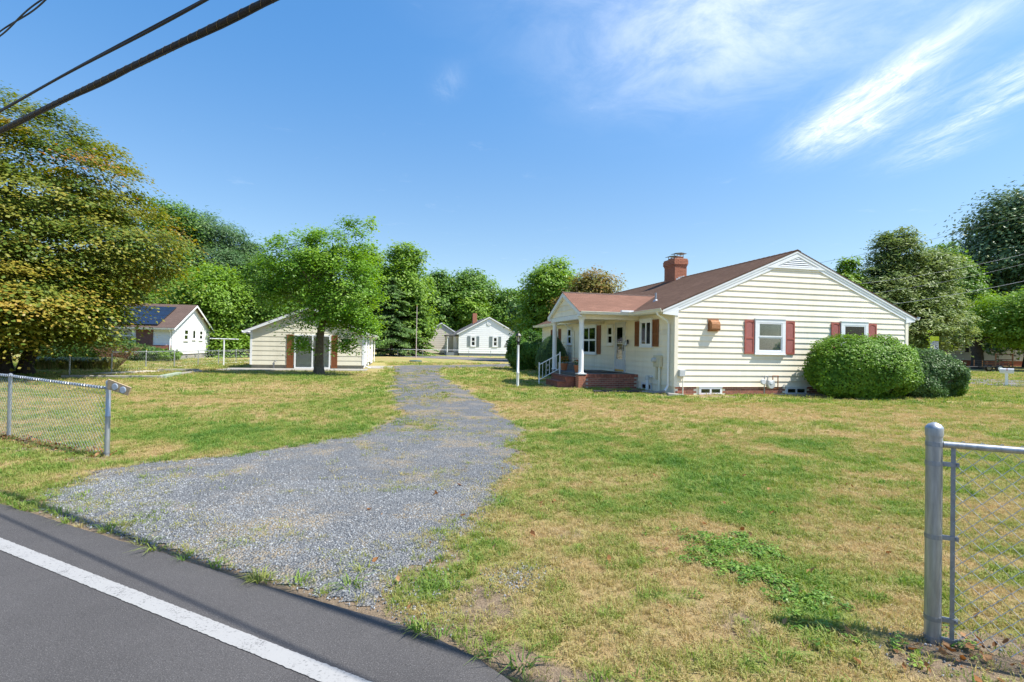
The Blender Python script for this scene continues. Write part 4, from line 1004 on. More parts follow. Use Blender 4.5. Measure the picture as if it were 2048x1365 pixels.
# drain pipe lying on the grass
pts = [hw(-.28, .15, .12), hw(-.5, .35, .06), hw(-.8, .55, .07), hw(-1.2, .72, .075), hw(-2.0, .78, .07), hw(-2.75, .74, .08)]
e = tag(empty('drain_pipe', (0, 0, 0)), 'black corrugated drain pipe lying on the grass by the porch', 'pipe')
P2 = []; R2 = []
for i in range(len(pts) - 1):
    for t in np.linspace(0, 1, 26, endpoint=False): P2.append(pts[i].lerp(pts[i + 1], float(t))); R2.append(.052 if len(P2) % 2 else .045)
MB().tube(P2[60:], R2[60:], 10).build('pipe_end', blackpl, e); MB().tube(P2[:61], R2[:61], 10).build('pipe_run', plain('pipe_grey', (.22, .22, .23), .5, .2, 9), e)
mb = MB(); mb.hexa([(-.16, -.28, 0), (.16, -.28, 0), (.16, .3, 0), (-.16, .3, 0), (-.14, -.26, .05), (.14, -.26, .05), (.14, .28, .09), (-.14, .28, .09)]); o = mb.build('splash_block', concrete, bevel=.01); o.location = hw(-.12, -.35, .02); o.rotation_euler = (0, 0, HYAW + 1.2); tag(o, 'small concrete splash block at the near house corner', 'splash block')

# ================================================================== LAMP POST
b0 = gp(1035, 775); e = tag(empty('lamp_post', b0), 'white garden lamp post with black lantern beside the gravel drive', 'lamp post')
MB().lathe([(.055, -.1), (.055, .55), (.062, .56), (.062, .60), (.048, .62), (.042, 1.66), (.05, 1.68)], 0, 0, 12).build('pole', white, e, smooth=True)
mb = MB(); mb.lathe([(.05, 1.68), (.05, 1.76), (.03, 1.78), (.07, 1.80), (.07, 1.815)], 0, 0, 10)
for i in range(6):
    a = i / 6 * 6.283; mb.tube([(math.cos(a) * .07, math.sin(a) * .07, 1.81), (math.cos(a) * .115, math.sin(a) * .115, 2.03)], .009, 5)
mb.lathe([(.135, 2.03), (.13, 2.05), (.06, 2.13), (.025, 2.15), (.02, 2.19), (.004, 2.21)], 0, 0, 6)
mb.build('lantern', blackpl, e)
m, nn, out = mat('lantern_glass_clear'); g1 = nn('ShaderNodeBsdfGlossy', {'Roughness': .1}); t1 = nn('ShaderNodeBsdfTransparent', {0: (.9, .92, .95, 1)}); mx = nn('ShaderNodeMixShader', {0: .3, 1: t1, 2: g1}); nn.t.links.new(mx.outputs[0], out.inputs[0])
MB().tube([(0, 0, 1.815), (0, 0, 2.03)], [.064, .109], 6).build('lantern_pane', m, e)
MB().lathe([(.03, 1.82), (.035, 1.9), (.02, 1.97)], 0, 0, 8).build('bulb', white_s, e)

# ================================================================== FENCES
def chain_mesh(p0, p1, z0, z1, pitch=.056, wr=.0017, sides=4, zf0=None):
    """woven wire fabric between two ground points: zigzag wires interlocked"""
    p0, p1 = Vector(p0), Vector(p1); d = (p1 - p0); L = d.length; d = d / L; nrm = Vector((-d.y, d.x, 0))
    mb = MB(); cnt = int(L / pitch); rows = int((z1 - z0) / pitch); hp = pitch / 2
    for i in range(cnt):
        pts = []
        for j in range(rows + 1):
            s_ = (i + ((i + j) % 2)) * pitch; off = (.0025 if (i + j) % 2 else -.0025)
            q_ = p0 + d * min(s_, L) + nrm * off; pts.append(Vector((q_.x, q_.y, z0 + j * (z1 - z0) / rows)))
        mb.tube(pts, wr, sides, cap=False)
    return mb
def collar(mb, x, y, z, r, h): mb.lathe([(r, z), (r, z + h)], x, y, 14)
# right-hand fence: big terminal post, tension bar, bands, top rail, mesh
rp = gp(1865, 1291); rz0 = float(ground_z(np.array([rp.x]), np.array([rp.y]))[0])
RFD = Vector((.885, -.465, 0))
rf_ = tag(empty('chain_link_fence', (rp.x, rp.y, 0)), 'galvanised chain link fence with thick end post at the right edge', 'fence')
MB().lathe([(.0385, -.3), (.0385, 1.165), (.039, 1.17)], 0, 0, 24).build('post', steel, rf_, smooth=True)
MB().lathe([(.0415, 1.15), (.0425, 1.19), (.041, 1.197), (.030, 1.212), (.011, 1.222), (.003, 1.224)], 0, 0, 24).build('post_cap', steel, rf_, smooth=True)
for z in (1.105, 1.0, .60, .155, .045):
    mb = MB(); collar(mb, 0, 0, z - .012, .0408, .024)
    mb.tf = lambda a, d, zz_: tuple(RFD * a + Vector((-RFD.y, RFD.x, 0)) * d + Vector((0, 0, zz_)))
    mb.box(.036, .108, -.010, -.004, z - .012, z + .010); mb.box(.036, .108, .004, .010, z - .012, z + .010); mb.tube([(.10, -.018, z), (.10, .018, z)], .007, 6)
    mb.build('tension_band', steel_d, rf_)
mb = MB(lambda a, d, zz_: tuple(RFD * a + Vector((-RFD.y, RFD.x, 0)) * d + Vector((0, 0, zz_)))); mb.box(.073, .093, -.003, .003, .03, 1.12); mb.build('tension_bar', steel_d, rf_)
MB().tube([RFD * .04 + Vector((0, 0, 1.105)), RFD * 2.6 + Vector((0, 0, 1.105))], .0175, 14).build('top_rail', steel, rf_, smooth=True)
cm = chain_mesh(RFD * .085, RFD * 2.6, .03, 1.13, .040, .0020, 5); cm.build('wire_mesh', wirem, rf_, smooth=True, fix=False)
# left-hand fence
lf = tag(empty('chain_link_fence', (LF0.x, LF0.y, 0)), 'sagging chain link fence along the road at the left edge', 'fence')
MB().lathe([(.031, -.3), (.031, .55), (.0335, .552), (.0335, .575), (.030, .58), (.030, 1.02)], 0, 0, 18).build('post', steel, lf, smooth=True)
MB().lathe([(.034, 1.0), (.034, 1.04), (.025, 1.052), (.006, 1.06)], 0, 0, 18).build('post_cap', steel, lf, smooth=True)
mb = MB()
for z in (.93, .55, .06): collar(mb, 0, 0, z, .034, .022)
mb.build('tension_band', steel_d, lf)
for s_ in (2.95, 5.9):
    q_ = LFD * s_; MB().lathe([(.026, -.3), (.026, 1.01)], q_.x, q_.y, 14).build('post', steel, lf, smooth=True)
    MB().lathe([(.030, .99), (.030, 1.02), (.012, 1.035)], q_.x, q_.y, 14).build('post_cap', steel, lf, smooth=True)
MB().tube([LFD * -.0 + Vector((0, 0, .945)), LFD * 1.4 + Vector((0, 0, .965)), LFD * 2.95 + Vector((0, 0, .995)), LFD * 8 + Vector((0, 0, 1.0))], .017, 10).build('top_rail', steel_d, lf, smooth=True)
pts = []
for t in np.linspace(0, 8, 520):
    zc = np.interp(t, [0, 1.4, 2.95, 8], [.945, .965, .995, 1.0]); a = t * 2 * math.pi / .075
    off = Vector((-LFD.y, LFD.x, 0)) * math.cos(a) * .021 + Vector((0, 0, math.sin(a) * .021)); q_ = LFD * float(t); pts.append(Vector((q_.x, q_.y, zc)) + off)
MB().tube(pts, .0055, 5).build('lashing_wire', wirem, lf, smooth=True)
MB().tube([LFD * .05 + Vector((0, 0, .04)), LFD * .05 + Vector((0, 0, .95))], .008, 6).build('tension_bar', steel_d, lf)
cm = chain_mesh(LFD * .05, LFD * 8, .02, .955, .042, .0020, 4); cm.build('wire_mesh', wirem, lf, smooth=True, fix=False)
# wooden reflector board fixed to the post
rb = tag(empty('reflector_board', (LF0.x + .03, LF0.y - .02, .96), -.12), 'short weathered board with two round reflectors on the left fence post', 'reflector')
mb = MB(); mb.hexa([(-.0, -.035, -.02), (.30, -.035, -.10), (.30, -.012, -.10), (0, -.012, -.02), (0, -.035, .115), (.345, -.035, .005), (.345, -.012, .005), (0, -.012, .115)]); mb.build('board', wood, rb)
for cx_, cz_ in ((.115, .012), (.235, -.028)): MB().disc((cx_, -.0355, cz_), (0, -1, 0), .046, .012, 18).build('reflector', lens_m, rb)
# fence of the left neighbour
ps = [Vector((-19.33 - .155 * i * 2.72 * .42, 23.1 + i * 2.66, 0)) for i in range(11)]
e = tag(empty('chain_link_fence', (0, 0, 0)), 'low chain link fence between the lawn and the solar roofed house', 'fence')
for p in ps: MB().lathe([(.028, -.2), (.028, 1.0), (.034, 1.0), (.030, 1.04), (.005, 1.06)], p.x, p.y, 8).build('post', steel, e, smooth=True)
MB().tube([ps[1] + Vector((0, 0, 1.0)), ps[-1] + Vector((0, 0, 1.0))], .02, 7).build('top_rail', steel, e)
cm = chain_mesh(ps[1], ps[-1], .05, .98, .10, .0016, 3); cm.build('wire_mesh', wirem, e, fix=False)
# far fence across the back
ps = [gp(757, 709) * .80 + Vector((0, 0, 0)), gp(801, 714), gp(849, 715), gp(895, 715), gp(941, 715), gp(986, 714.5), gp(1032, 714)]
for p in ps: p.z = 0
p0, p1 = Vector((-18.3, 69, 0)), Vector((3.0, 80, 0)); ps = [p0.lerp(p1, i / 7) for i in range(8)]
e = tag(empty('chain_link_fence', (0, 0, 0)), 'distant chain link fence in front of the white gabled house', 'fence')
for p in ps: MB().lathe([(.03, -.2), (.03, 1.0), (.005, 1.04)], p.x, p.y, 7).build('post', steel_d, e)
MB().tube([p0 + Vector((0, 0, 1.0)), p1 + Vector((0, 0, 1.0))], .018, 6).build('top_rail', steel_d, e)
cm = chain_mesh(p0, p1, .05, .98, .16, .002, 3); cm.build('wire_mesh', wirem, e, fix=False)

# ================================================================== OVERHEAD LINES
def cable_pts(u0, v0, u1, v1, z, z1=None, ext0=8, ext1=25):
    A, B = gp(u0, v0, z), gp(u1, v1, z1 or z); d = (A - B).normalized(); a, b_ = A + d * ext0, B - d * ext1; L = (a - b_).length
    return [a.lerp(b_, float(t)) + Vector((0, 0, 0)) for t in np.linspace(0, 1, 120)]
pt = cable_pts(0, 262, 540, 0, 4.55, 4.74)
e = tag(empty('bundled_cable', (0, 0, 0)), 'thick black bundled overhead cable wrapped with lashing wire', 'cable')
MB().tube(pt, .034, 12).build('cable_sheath', blackrub, e, smooth=True)
dv = (pt[-1] - pt[0]).normalized(); sd_ = dv.cross(Vector((0, 0, 1))).normalized(); L = (pt[-1] - pt[0]).length
hx_ = []
for t in np.linspace(0, L * .75, 2400):
    a = t / .155 * 2 * math.pi; a += .8 * math.sin(t * 3.1); c_ = pt[0] + dv * float(t); hx_.append(c_ + sd_ * math.cos(a) * 0.0355 + Vector((0, 0, math.sin(a) * 0.0355)))
MB().tube(hx_, .0022, 4).build('lashing_wire', plain('lashing', (.32, .25, .15), .5, .2, 20, metal=.4), e, fix=False)
MB().tube([p + Vector((0, 0, -.037)) + sd_ * (.012 * math.sin(i * .9)) for i, p in enumerate(pt)], .008, 6).build('thin_cable', blackrub, e, smooth=True)
pt = cable_pts(0, 222, 410, 0, 4.78)
e = tag(empty('overhead_cable', (0, 0, 0)), 'medium black overhead cable above the thick bundled one', 'cable')
MB().tube([p + Vector((0, 0, .012 * math.sin(i * .45))) for i, p in enumerate(pt)], .0135, 8).build('cable_sheath', blackrub, e, smooth=True)
MB().tube([p + Vector((0, 0, .017 - .008 * math.sin(i * .33))) for i, p in enumerate(pt)], .008, 6).build('messenger_wire', blackrub, e, smooth=True)
pt = cable_pts(0, 68, 88, 0, 4.3)
e = tag(empty('twisted_cable', (0, 0, 0)), 'twisted pair of black service cables at the top left corner', 'cable')
for ph in (0, math.pi):
    q_ = []
    for i in range(len(pt) - 1):
        for t in np.linspace(0, 1, 6, endpoint=False):
            c_ = pt[i].lerp(pt[i + 1], float(t)); a = (i + t) * 1.25 + ph; q_.append(c_ + sd_ * math.cos(a) * .011 + Vector((0, 0, math.sin(a) * .011)))
    MB().tube(q_, .0068, 6).build('strand', blackrub, e, smooth=True)
def wire(label, a, b_, r, m=steel_d, sag=.35):
    pts = [a.lerp(b_, float(t)) + Vector((0, 0, -sag * 4 * t * (1 - t))) for t in np.linspace(0, 1, 40)]
    o = MB().tube(pts, r, 5).build('utility_wire', m); return tag(o, label, 'wire', 'utility wires at the right')
wire('highest thin utility wire crossing the sky right of the gable', at(1560, 540, 46), at(2150, 405, 40), .010, blackrub)
wire('utility wire passing in front of the dark magnolia at mid height', at(1700, 570, 40), at(2150, 482, 36), .007)
wire('utility wire just below the middle one before the magnolia', at(1720, 590, 40), at(2150, 500, 36), .006)
wire('pale low utility wire reaching towards the house eave', at(1700, 620, 34), at(2150, 540, 30), .009, steel_d, .2)
# ================================================================== NEIGHBOURING BUILDINGS
def gable_house(name, label, cat, loc, rz, Wd, Ln, zf, ze, za, sid, roofm, ex=.2, ovh=.3, rk=.12, trim=white, found=concrete, left=True, right=False, boards=True, longrows=1):
    e = tag(empty(name, loc, rz), label, cat); sl = (za - ze) / (Wd / 2)
    MB().prism([(.02, zf - .02), (Wd - .02, zf - .02), (Wd - .02, ze - .02), (Wd / 2, za - .03), (.02, ze - .02)], 1, .02, Ln - .02).build('wall', sid, e)
    MB().box(.05, Wd - .05, .05, Ln - .05, -.3, zf).build('foundation', found, e)
    k = 0
    while boards and zf + k * ex < za - .12:
        z0 = zf + k * ex; z1 = min(z0 + ex + .01, za - .06)
        lim = lambda z: max(0.0, (z - ze) / sl)
        a, b_ = lim(z0), lim(z1)
        if Wd - 2 * b_ > .06: board(TG, a, Wd - a, b_, Wd - b_, z0, z1, sid, e, .024)
        if z1 <= ze + .02:
            if left: board(TL, .0, Ln, .0, Ln, z0, z1, sid, e, .024)
            if right: board(lambda a_, d, z: (Wd + d, a_, z), .0, Ln, .0, Ln, z0, z1, sid, e, .024)
        k += 1
    an = math.atan(sl); c_, s_ = math.cos(an), math.sin(an); hw_ = Wd / 2 + ovh; zb = za - sl * hw_
    roof_sheet('roof', e, roofm, lambda s, t, h: (Wd / 2 - hw_ + t * c_ - h * s_, Ln + rk - s, zb + .02 + t * s_ + h * c_), Ln + 2 * rk, hw_ / c_, .16)
    roof_sheet('roof', e, roofm, lambda s, t, h: (Wd / 2 + hw_ - t * c_ + h * s_, -rk + s, zb + .02 + t * s_ + h * c_), Ln + 2 * rk, hw_ / c_, .16)
    for sg in (-1, 1):
        MB().prism([(Wd / 2, za + .01), (Wd / 2 + sg * hw_, zb + .01), (Wd / 2 + sg * hw_, zb - .15), (Wd / 2, za - .15)], 1, -rk - .012, -rk + .03).build('rake_board', trim, e)
        xo = Wd / 2 + sg * hw_
        MB().box(min(xo, xo - sg * ovh), max(xo, xo - sg * ovh), -rk + .031, Ln, zb - .14, zb - .115).build('soffit', trim, e)
        gutter('gutter', (xo, -rk, zb - .10), (xo, Ln + rk, zb - .10), (sg, 0, 0), e, trim)
    for x0, x1 in ((-.03, .09), (Wd - .09, Wd + .03)): MB().box(x0, x1, -.035, -.0255, zf, ze - .1).build('corner_board', trim, e)
    return e
# ---- garage
ga = gable_house('garage', 'cream panel sided garage with sliding door behind the dogwood', 'garage', (-15.8, 31.92, 0), HYAW, 6.6, 13.0, .26, 2.44, 3.86, cream_g, shingle_g, .287, .36, .22, right=True, left=False)
Dg = MB(TG); Dg.box(2.50, 2.58, .0, .08, .06, 2.12); Dg.box(4.52, 4.60, .0, .08, .06, 2.12); Dg.box(2.50, 4.60, .0, .081, 2.04, 2.13); Dg.box(2.50, 4.60, .0, .081, .04, .12); Dg.box(3.51, 3.59, .0, .079, .12, 2.04)
sl_ = Dg.build('sliding_door', white, ga)
for a0, a1 in ((2.58, 3.51), (3.59, 4.52)):
    MB(TG).box(a0, a1, .045, .050, .12, 2.04).build('pane', pane_dark, sl_); MB(TG).box(a0, a1, .028, .034, .12, 2.04).build('curtain', plain('white_drape', (.80, .82, .80), .9, .1, 6), sl_)
shutter(ga, TG, 2.06, 2.44, .08, 2.12, shutter_brown, 'louvre'); shutter(ga, TG, 4.66, 5.02, .08, 2.12, shutter_brown, 'louvre')
TR = lambda a, d, z: (6.6 + d, a, z)
for a0, a1, nm, mm in ((.0, .30, 'corner_board', white), (4.2, 5.2, 'side_door', white), (8.2, 11.2, 'overhead_door', white)): MB(TR).box(a0, a1, .03, .07, .10, 2.2).build(nm, mm, ga)
spout([(7.0, .1, 2.2), (6.75, .1, 2.0), (6.72, .3, .2), (7.0, .4, .08)], ga)
spout([(7.05, 12.8, 2.2), (6.75, 12.8, 2.0), (6.72, 12.8, .1)], ga)
mb = MB(); mb.tube([(1.35, -.12, 0), (1.35, -.12, .42), (1.45, -.14, .50), (1.50, -.14, .44)], .028, 8); mb.box(1.28, 1.40, -.16, -.08, .28, .36); mb.build('water_tap', steel_d, ga)
o = MB().box(-1.2, 6.9, -2.3, -.02, -.2, .05).build('patio_slab', concrete); o.location = (-15.8, 31.92, 0); o.rotation_euler = (0, 0, HYAW); tag(o, 'grey concrete patio slab in front of the garage', 'slab')
o = MB().box(6.75, 8.4, 1.0, 5.2, -.2, .045).build('apron_slab', concrete); o.location = (-15.8, 31.92, 0); o.rotation_euler = (0, 0, HYAW); tag(o, 'concrete apron slab along the right side of the garage', 'slab')
# ---- solar roofed house on the left
gd = Vector((-2.45, 9.61)).normalized(); SRZ = math.atan2(gd.y, gd.x)
so = gable_house('neighbour_house', 'white sided house with solar panels on its red brown roof', 'house', (-27.5, 42.62, 0), SRZ, 9.9, 7.0, .50, 2.78, 4.82, vinyl, shingle_r, .19, .42, .35, left=False, found=concrete)
sl = (4.82 - 2.78) / 4.95; an = math.atan(sl)
for a0, a1, z0_ in ((2.6, 3.75, 1.62), (4.75, 5.7, 1.72), (6.6, 7.65, 1.70)):
    window(so, TG, a0, a1, z0_, 2.72, None if a0 != 4.75 else lace_grey, None, 'hung' if a0 != 4.75 else 'fixed', fw=.13, sash=.06, m=vinyl)
MB(TL).box(.03, 6.0, .003, .10, .0, 1.25).build('brick_skirt', plain('brick_skirt_red', (.27, .11, .075), .9, .25, 14), so)
for k in range(8): board(TL, .0, 7.0, 0, 7.0, 1.25 + k * .19, 1.25 + (k + 1) * .19 + .01, vinyl, so, .024)
window(so, TL, 2.6, 4.8, 1.35, 2.62, lace_grey, lace_grey, fw=.15, m=vinyl); MB(TL).box(1.3, 2.5, .026, .06, 1.26, 2.66).build('brick_panel', plain('brick_brown', (.20, .10, .085), .9, .2, 12), so)
spout([(-.45, .05, 2.55), (-.40, .05, 2.48), (-.1, .08, 2.3), (-.1, .08, .1)], so)
for r in range(4):
    for cc in range(3):
        V = []
        y0 = .95 + cc * 1.72; t0 = .35 + r * 1.10
        for (yy, tt, hh) in ((y0, t0, .14), (y0 + 1.68, t0, .14), (y0 + 1.68, t0 + 1.07, .14), (y0, t0 + 1.07, .14), (y0, t0, .18), (y0 + 1.68, t0, .18), (y0 + 1.68, t0 + 1.07, .18), (y0, t0 + 1.07, .18)):
            V.append((-.42 + tt * math.cos(an) - hh * math.sin(an), yy, 4.82 - sl * 5.37 + tt * math.sin(an) + hh * math.cos(an)))
        sp_ = MB().hexa(V).build('solar_panel', solar_f, so)
        c0 = [(.03, .03), (1.65, .03), (1.65, 1.04), (.03, 1.04)]
        V = [(-.42 + (t0 + b_) * math.cos(an) - hh * math.sin(an), y0 + a, 4.82 - sl * 5.37 + (t0 + b_) * math.sin(an) + hh * math.cos(an)) for hh in (.176, .184) for a, b_ in c0]
        MB().hexa(V).build('solar_cells', solar_m, sp_)
MB(lambda a, d, z: (9.9 + d, a, z)).box(.5, 1.15, .0, .35, 1.5, 2.2).build('window_air_conditioner', greybox, so)
for k in range(4): MB(TG).box(1.2 + k * 2.3, 1.5 + k * 2.3, -.08, .02, .28, .42).build('foundation_vent', steel_d, so)
# ---- white house in the far middle
fh = gable_house('far_house', 'white gabled bungalow with grey shutters beyond the far fence', 'house', (-8.5, 84.5, 0), HYAW, 9.7, 12, .45, 3.75, 6.35, vinyl, shingle_g, .32, .35, .25, left=True, found=plain('foundation_bluegrey', (.20, .23, .27), .9, .1, 4))
for a0, a1 in ((1.95, 2.65), (5.55, 6.25)):
    window(fh, TG, a0 - .1, a1 + .1, 1.55, 3.2, None, None, fw=.16, sash=.07, m=vinyl); shutter(fh, TG, a0 - .62, a0 - .16, 1.5, 3.2, grey_shut, 'plank'); shutter(fh, TG, a1 + .16, a1 + .62, 1.5, 3.2, grey_shut, 'plank')
mb = MB(TG); mb.disc((0, 0, 0), (0, 1, 0), .01, .01); rv_ = MB(lambda x, y, z: (4.85 + x, -.03 - y, 5.35 + z)).tube([(0, 0, 0), (0, .06, 0)], .38, 22).build('round_vent', white, fh)
MB(lambda x, y, z: (4.85 + x, -.03 - y, 5.35 + z)).tube([(0, .06, 0), (0, .07, 0)], .26, 20).build('vent_grille', whiteold, rv_)
MB().box(2.9, 3.6, 5, 5.7, 5.3, 7.2).build('chimney', brick_o, fh)
pb = MB(); pb.box(-1.9, -.03, .3, 4.5, .0, .55); pb.build('side_porch', plain('foundation_bluegrey', (.2, .23, .27)), fh); MB().box(-2.0, -.03, .2, 4.6, 3.15, 3.35).build('porch_roof', shingle_g, fh)
for y_ in (.4, 2.4, 4.4): MB().box(-1.85, -1.72, y_ - .06, y_ + .06, .55, 3.15).build('porch_post', white, fh)
MB(TL).box(1.6, 2.6, .03, .07, .6, 2.9).build('side_door', plain('door_bluegrey', (.32, .40, .5), .5, .1, 4), fh)
cs_ = gable_house('far_shed', 'beige outbuilding left of the white bungalow', 'outbuilding', (-16.6, 92, 0), HYAW, 8.4, 9, .3, 3.0, 5.6, plain('beige_vinyl', (.62, .56, .48), .5, .05, 2, rnd=.02), shingle_g, .34, .3, .2, left=False)
# ---- house across the side street
rh = gable_house('street_house', 'grey clapboard house in tree shade across the side street', 'house', (78, 76, 0), math.pi / 2, 8, 18, .8, 4.2, 6.2, plain('pale_grey_siding', (.58, .58, .55), .55, .06, 2, rnd=.02), shingle_g, .26, .4, .2, left=True, found=brick_m)
for a0 in (3.2, 9.2, 13.6):
    window(rh, TL, a0 - .75, a0 + .75, 2.0, 3.75, None, None, fw=.16, sash=.07, m=vinyl); shutter(rh, TL, a0 - 1.4, a0 - .78, 1.95, 3.75, black_s, 'plank'); shutter(rh, TL, a0 + .78, a0 + 1.4, 1.95, 3.75, black_s, 'plank')

# ================================================================== YARD THINGS
b0 = gp(447, 732); e = tag(empty('clothes_line_pole', b0), 'white T shaped clothes line pole beside the garage', 'pole')
MB().tube([(0, 0, -.2), (0, 0, 1.78)], .045, 8).build('pole', white, e); MB().tube([(-.95, 0, 1.80), (.95, 0, 1.78)], .035, 8).build('crossbar', white, e)
for x_ in (-.8, -.3, .3, .8): MB().tube([(x_, -.03, 1.80), (x_, -.03, 1.87)], .01, 5).build('line_hook', steel_d, e)
b0 = gp(832, 717); e = tag(empty('flag_pole', b0), 'tall thin bare metal pole on the far lawn', 'pole')
MB().tube([(0, 0, -.3), (0, 0, 3), (0, 0, 6.3)], [.06, .052, .035], 8).build('pole', pole_m, e, smooth=True); MB().lathe([(.01, 6.3), (.06, 6.36), (.01, 6.42)], 0, 0, 8).build('finial', brass, e); MB().box(.05, .12, -.02, .02, 1.0, 1.25).build('cleat', steel_d, e)
b0 = gp(831, 724); o = MB().lathe([(.62, -.1), (.62, .08), (.56, .13), (.1, .16)], 0, 0, 18).build('tank_lid', plain('lid_green', (.04, .09, .09), .6, .2, 6)); o.location = b0; tag(o, 'round dark green tank lid on the far lawn', 'lid')
e = tag(empty('concrete_border', (0, 0, 0)), 'old raised concrete kerb outlining a bed on the left lawn', 'kerb')
pl = [gp(125, 757), gp(325, 758), gp(358, 751), gp(400, 745)]; pl2 = [gp(185, 751), gp(240, 748), gp(305, 745)]
def kerb(a, b_, w_, h_, m, par):
    d = (b_ - a); L = d.length; ang = math.atan2(d.y, d.x); mb = MB(); mb.box(0, L, -w_ / 2, w_ / 2, -.15, h_); o = mb.build('kerb', m, par, bevel=.012); o.location = (a.x, a.y, 0); o.rotation_euler = (0, 0, ang)
kerb(pl[0], pl[1], .22, .13, concrete, e); kerb(pl[1], pl[2], .24, .15, plain('kerb_green', (.30, .36, .28), .9, .2, 6), e); kerb(pl[2], pl[3], .2, .11, concrete, e); kerb(pl2[0] + Vector((.1, .2, 0)), pl2[2], .75, .09, plain('pale_concrete', (.52, .47, .38), .9, .15, 5, dirt=.3), e); kerb(pl2[2] + Vector((.2, .1, 0)), pl[3] + Vector((-.1, .1, 0)), .25, .17, concrete, e)
b0 = gp(2013, 773); e = tag(empty('mailbox', b0, -.75), 'white mailbox on a white post beside the side street', 'mailbox')
MB().box(-.06, .06, -.06, .06, -.2, .70).build('post', white, e); MB().box(-.25, .27, -.05, .05, .66, .70).build('bracket', white, e)
pf = [(-.09, .70), (.09, .70), (.09, .83)] + [(.09 * math.cos(t), .83 + .09 * math.sin(t)) for t in np.linspace(.2, math.pi - .2, 9)] + [(-.09, .83)]
MB().prism(pf, 0, -.26, .28).build('box', whiteold, e); MB().box(-.275, -.261, -.088, .088, .702, .88).build('door', greybox, e); MB().box(.0, .03, -.105, -.095, .8, .95).build('flag', shutter_red, e)
SGN = at(1869, 690, 42); e = tag(empty('road_sign', (SGN.x, SGN.y, 0), -.65), 'speed limit sign with yellow plate behind the leafy sapling', 'sign')
MB().box(-.03, .03, -.0, .03, -.3, 3.0).build('post', steel, e); MB().box(-.28, .28, -.012, -.002, 2.66, 3.0).build('yellow_plate', yellow_s, e); pl_ = MB().box(-.25, .25, -.012, -.002, 1.9, 2.60).build('speed_plate', white_s, e)
for body, z, s_ in (('SPEED', 2.44, .13), ('LIMIT', 2.30, .13), ('25', 1.95, .36)):
    cu = bpy.data.curves.new('lettering', 'FONT'); cu.body = body; cu.size = s_ * 1.35; cu.align_x = 'CENTER'; cu.extrude = .001; cu.materials.append(black_s)
    tmp = bpy.data.objects.new('lettering_curve', cu); COL.objects.link(tmp); lm = bpy.data.meshes.new_from_object(tmp.evaluated_get(bpy.context.evaluated_depsgraph_get())); bpy.data.objects.remove(tmp)
    o = link(bpy.data.objects.new('lettering', lm), pl_); o.location = (0, -.0145, z); o.rotation_euler = (math.pi / 2, 0, 0)
b0 = gp(1982, 744); e = tag(empty('utility_trailer', b0, -.2), 'small dark utility trailer parked under the street tree', 'trailer')
MB().box(-1.1, 1.1, -.65, .65, .42, .50).build('bed', blackpl, e)
for z in (.62, .82, 1.02):
    mb = MB()
    for y_ in (-.66, .62): mb.box(-1.1, 1.1, y_, y_ + .04, z, z + .06)
    mb.build('side_rail', blackpl, e)
for x_ in (-1.08, 0, 1.04):
    for y_ in (-.62, .58): MB().box(x_, x_ + .05, y_, y_ + .04, .5, 1.1).build('stake', rust, e)
for y_ in (-.85, .68):
    w_ = MB().tube([(.25, y_, .33), (.25, y_ + .17, .33)], .33, 20).build('wheel', blackrub, e, smooth=True); MB().tube([(.25, y_ - .01, .33), (.25, y_ + .18, .33)], .19, 14).build('rim', white_s, w_)
MB().tube([(-1.1, 0, .45), (-2.2, 0, .42)], .05, 6).build('tongue', blackpl, e)
b0 = gp(2004, 742); e = tag(empty('wood_rack', b0, -.1), 'dark red open post and rail frame behind the mailbox', 'frame')
for x_ in (-.6, 1.0): MB().box(x_ - .05, x_ + .05, -.05, .05, -.1, 1.75).build('post', rust, e)
for z in (1.65, 1.1, .6): MB().box(-.6, 1.0, -.07, -.051, z, z + .07).build('rail', plain('dark_red_wood', (.10, .03, .025), .8, .2, 10), e)

# ================================================================== PLANTS
def leaf_mesh(name, C, Nr, size, aspect, tint, m, along=None, fold=.22, seed=0):
    k = len(C); rg = np.random.default_rng(seed + 1)
    Nr = Nr / (np.linalg.norm(Nr, axis=1, keepdims=True) + 1e-9)
    if along is None: along = rg.normal(size=(k, 3))
    A = along - Nr * (along * Nr).sum(1, keepdims=True); A /= np.linalg.norm(A, axis=1, keepdims=True) + 1e-9
    B = np.cross(Nr, A); s = np.asarray(size).reshape(-1, 1) * np.ones((k, 1)); h = s * .5
    V = np.empty((k, 4, 3)); V[:, 0] = C - A * h; V[:, 2] = C + A * h - Nr * h * fold * .6
    V[:, 1] = C + B * h * aspect - Nr * h * fold; V[:, 3] = C - B * h * aspect - Nr * h * fold
    i = np.arange(k) * 4
    F = np.concatenate([np.stack([i, i + 1, i + 2], 1), np.stack([i, i + 2, i + 3], 1)])
    return np_mesh(name, V.reshape(-1, 3), None, F, {'tint': np.repeat(np.clip(tint, 0, 1), 4)}, m)
def lump(d, seed, f=2.6):
    r = np.random.default_rng(seed); o = 0
    for i in range(5): w_ = r.normal(size=3) * f * (1 + i * .6); o = o + np.sin(d @ w_ + r.uniform(0, 6)) / (1 + i * .7)
    return o / 2.4
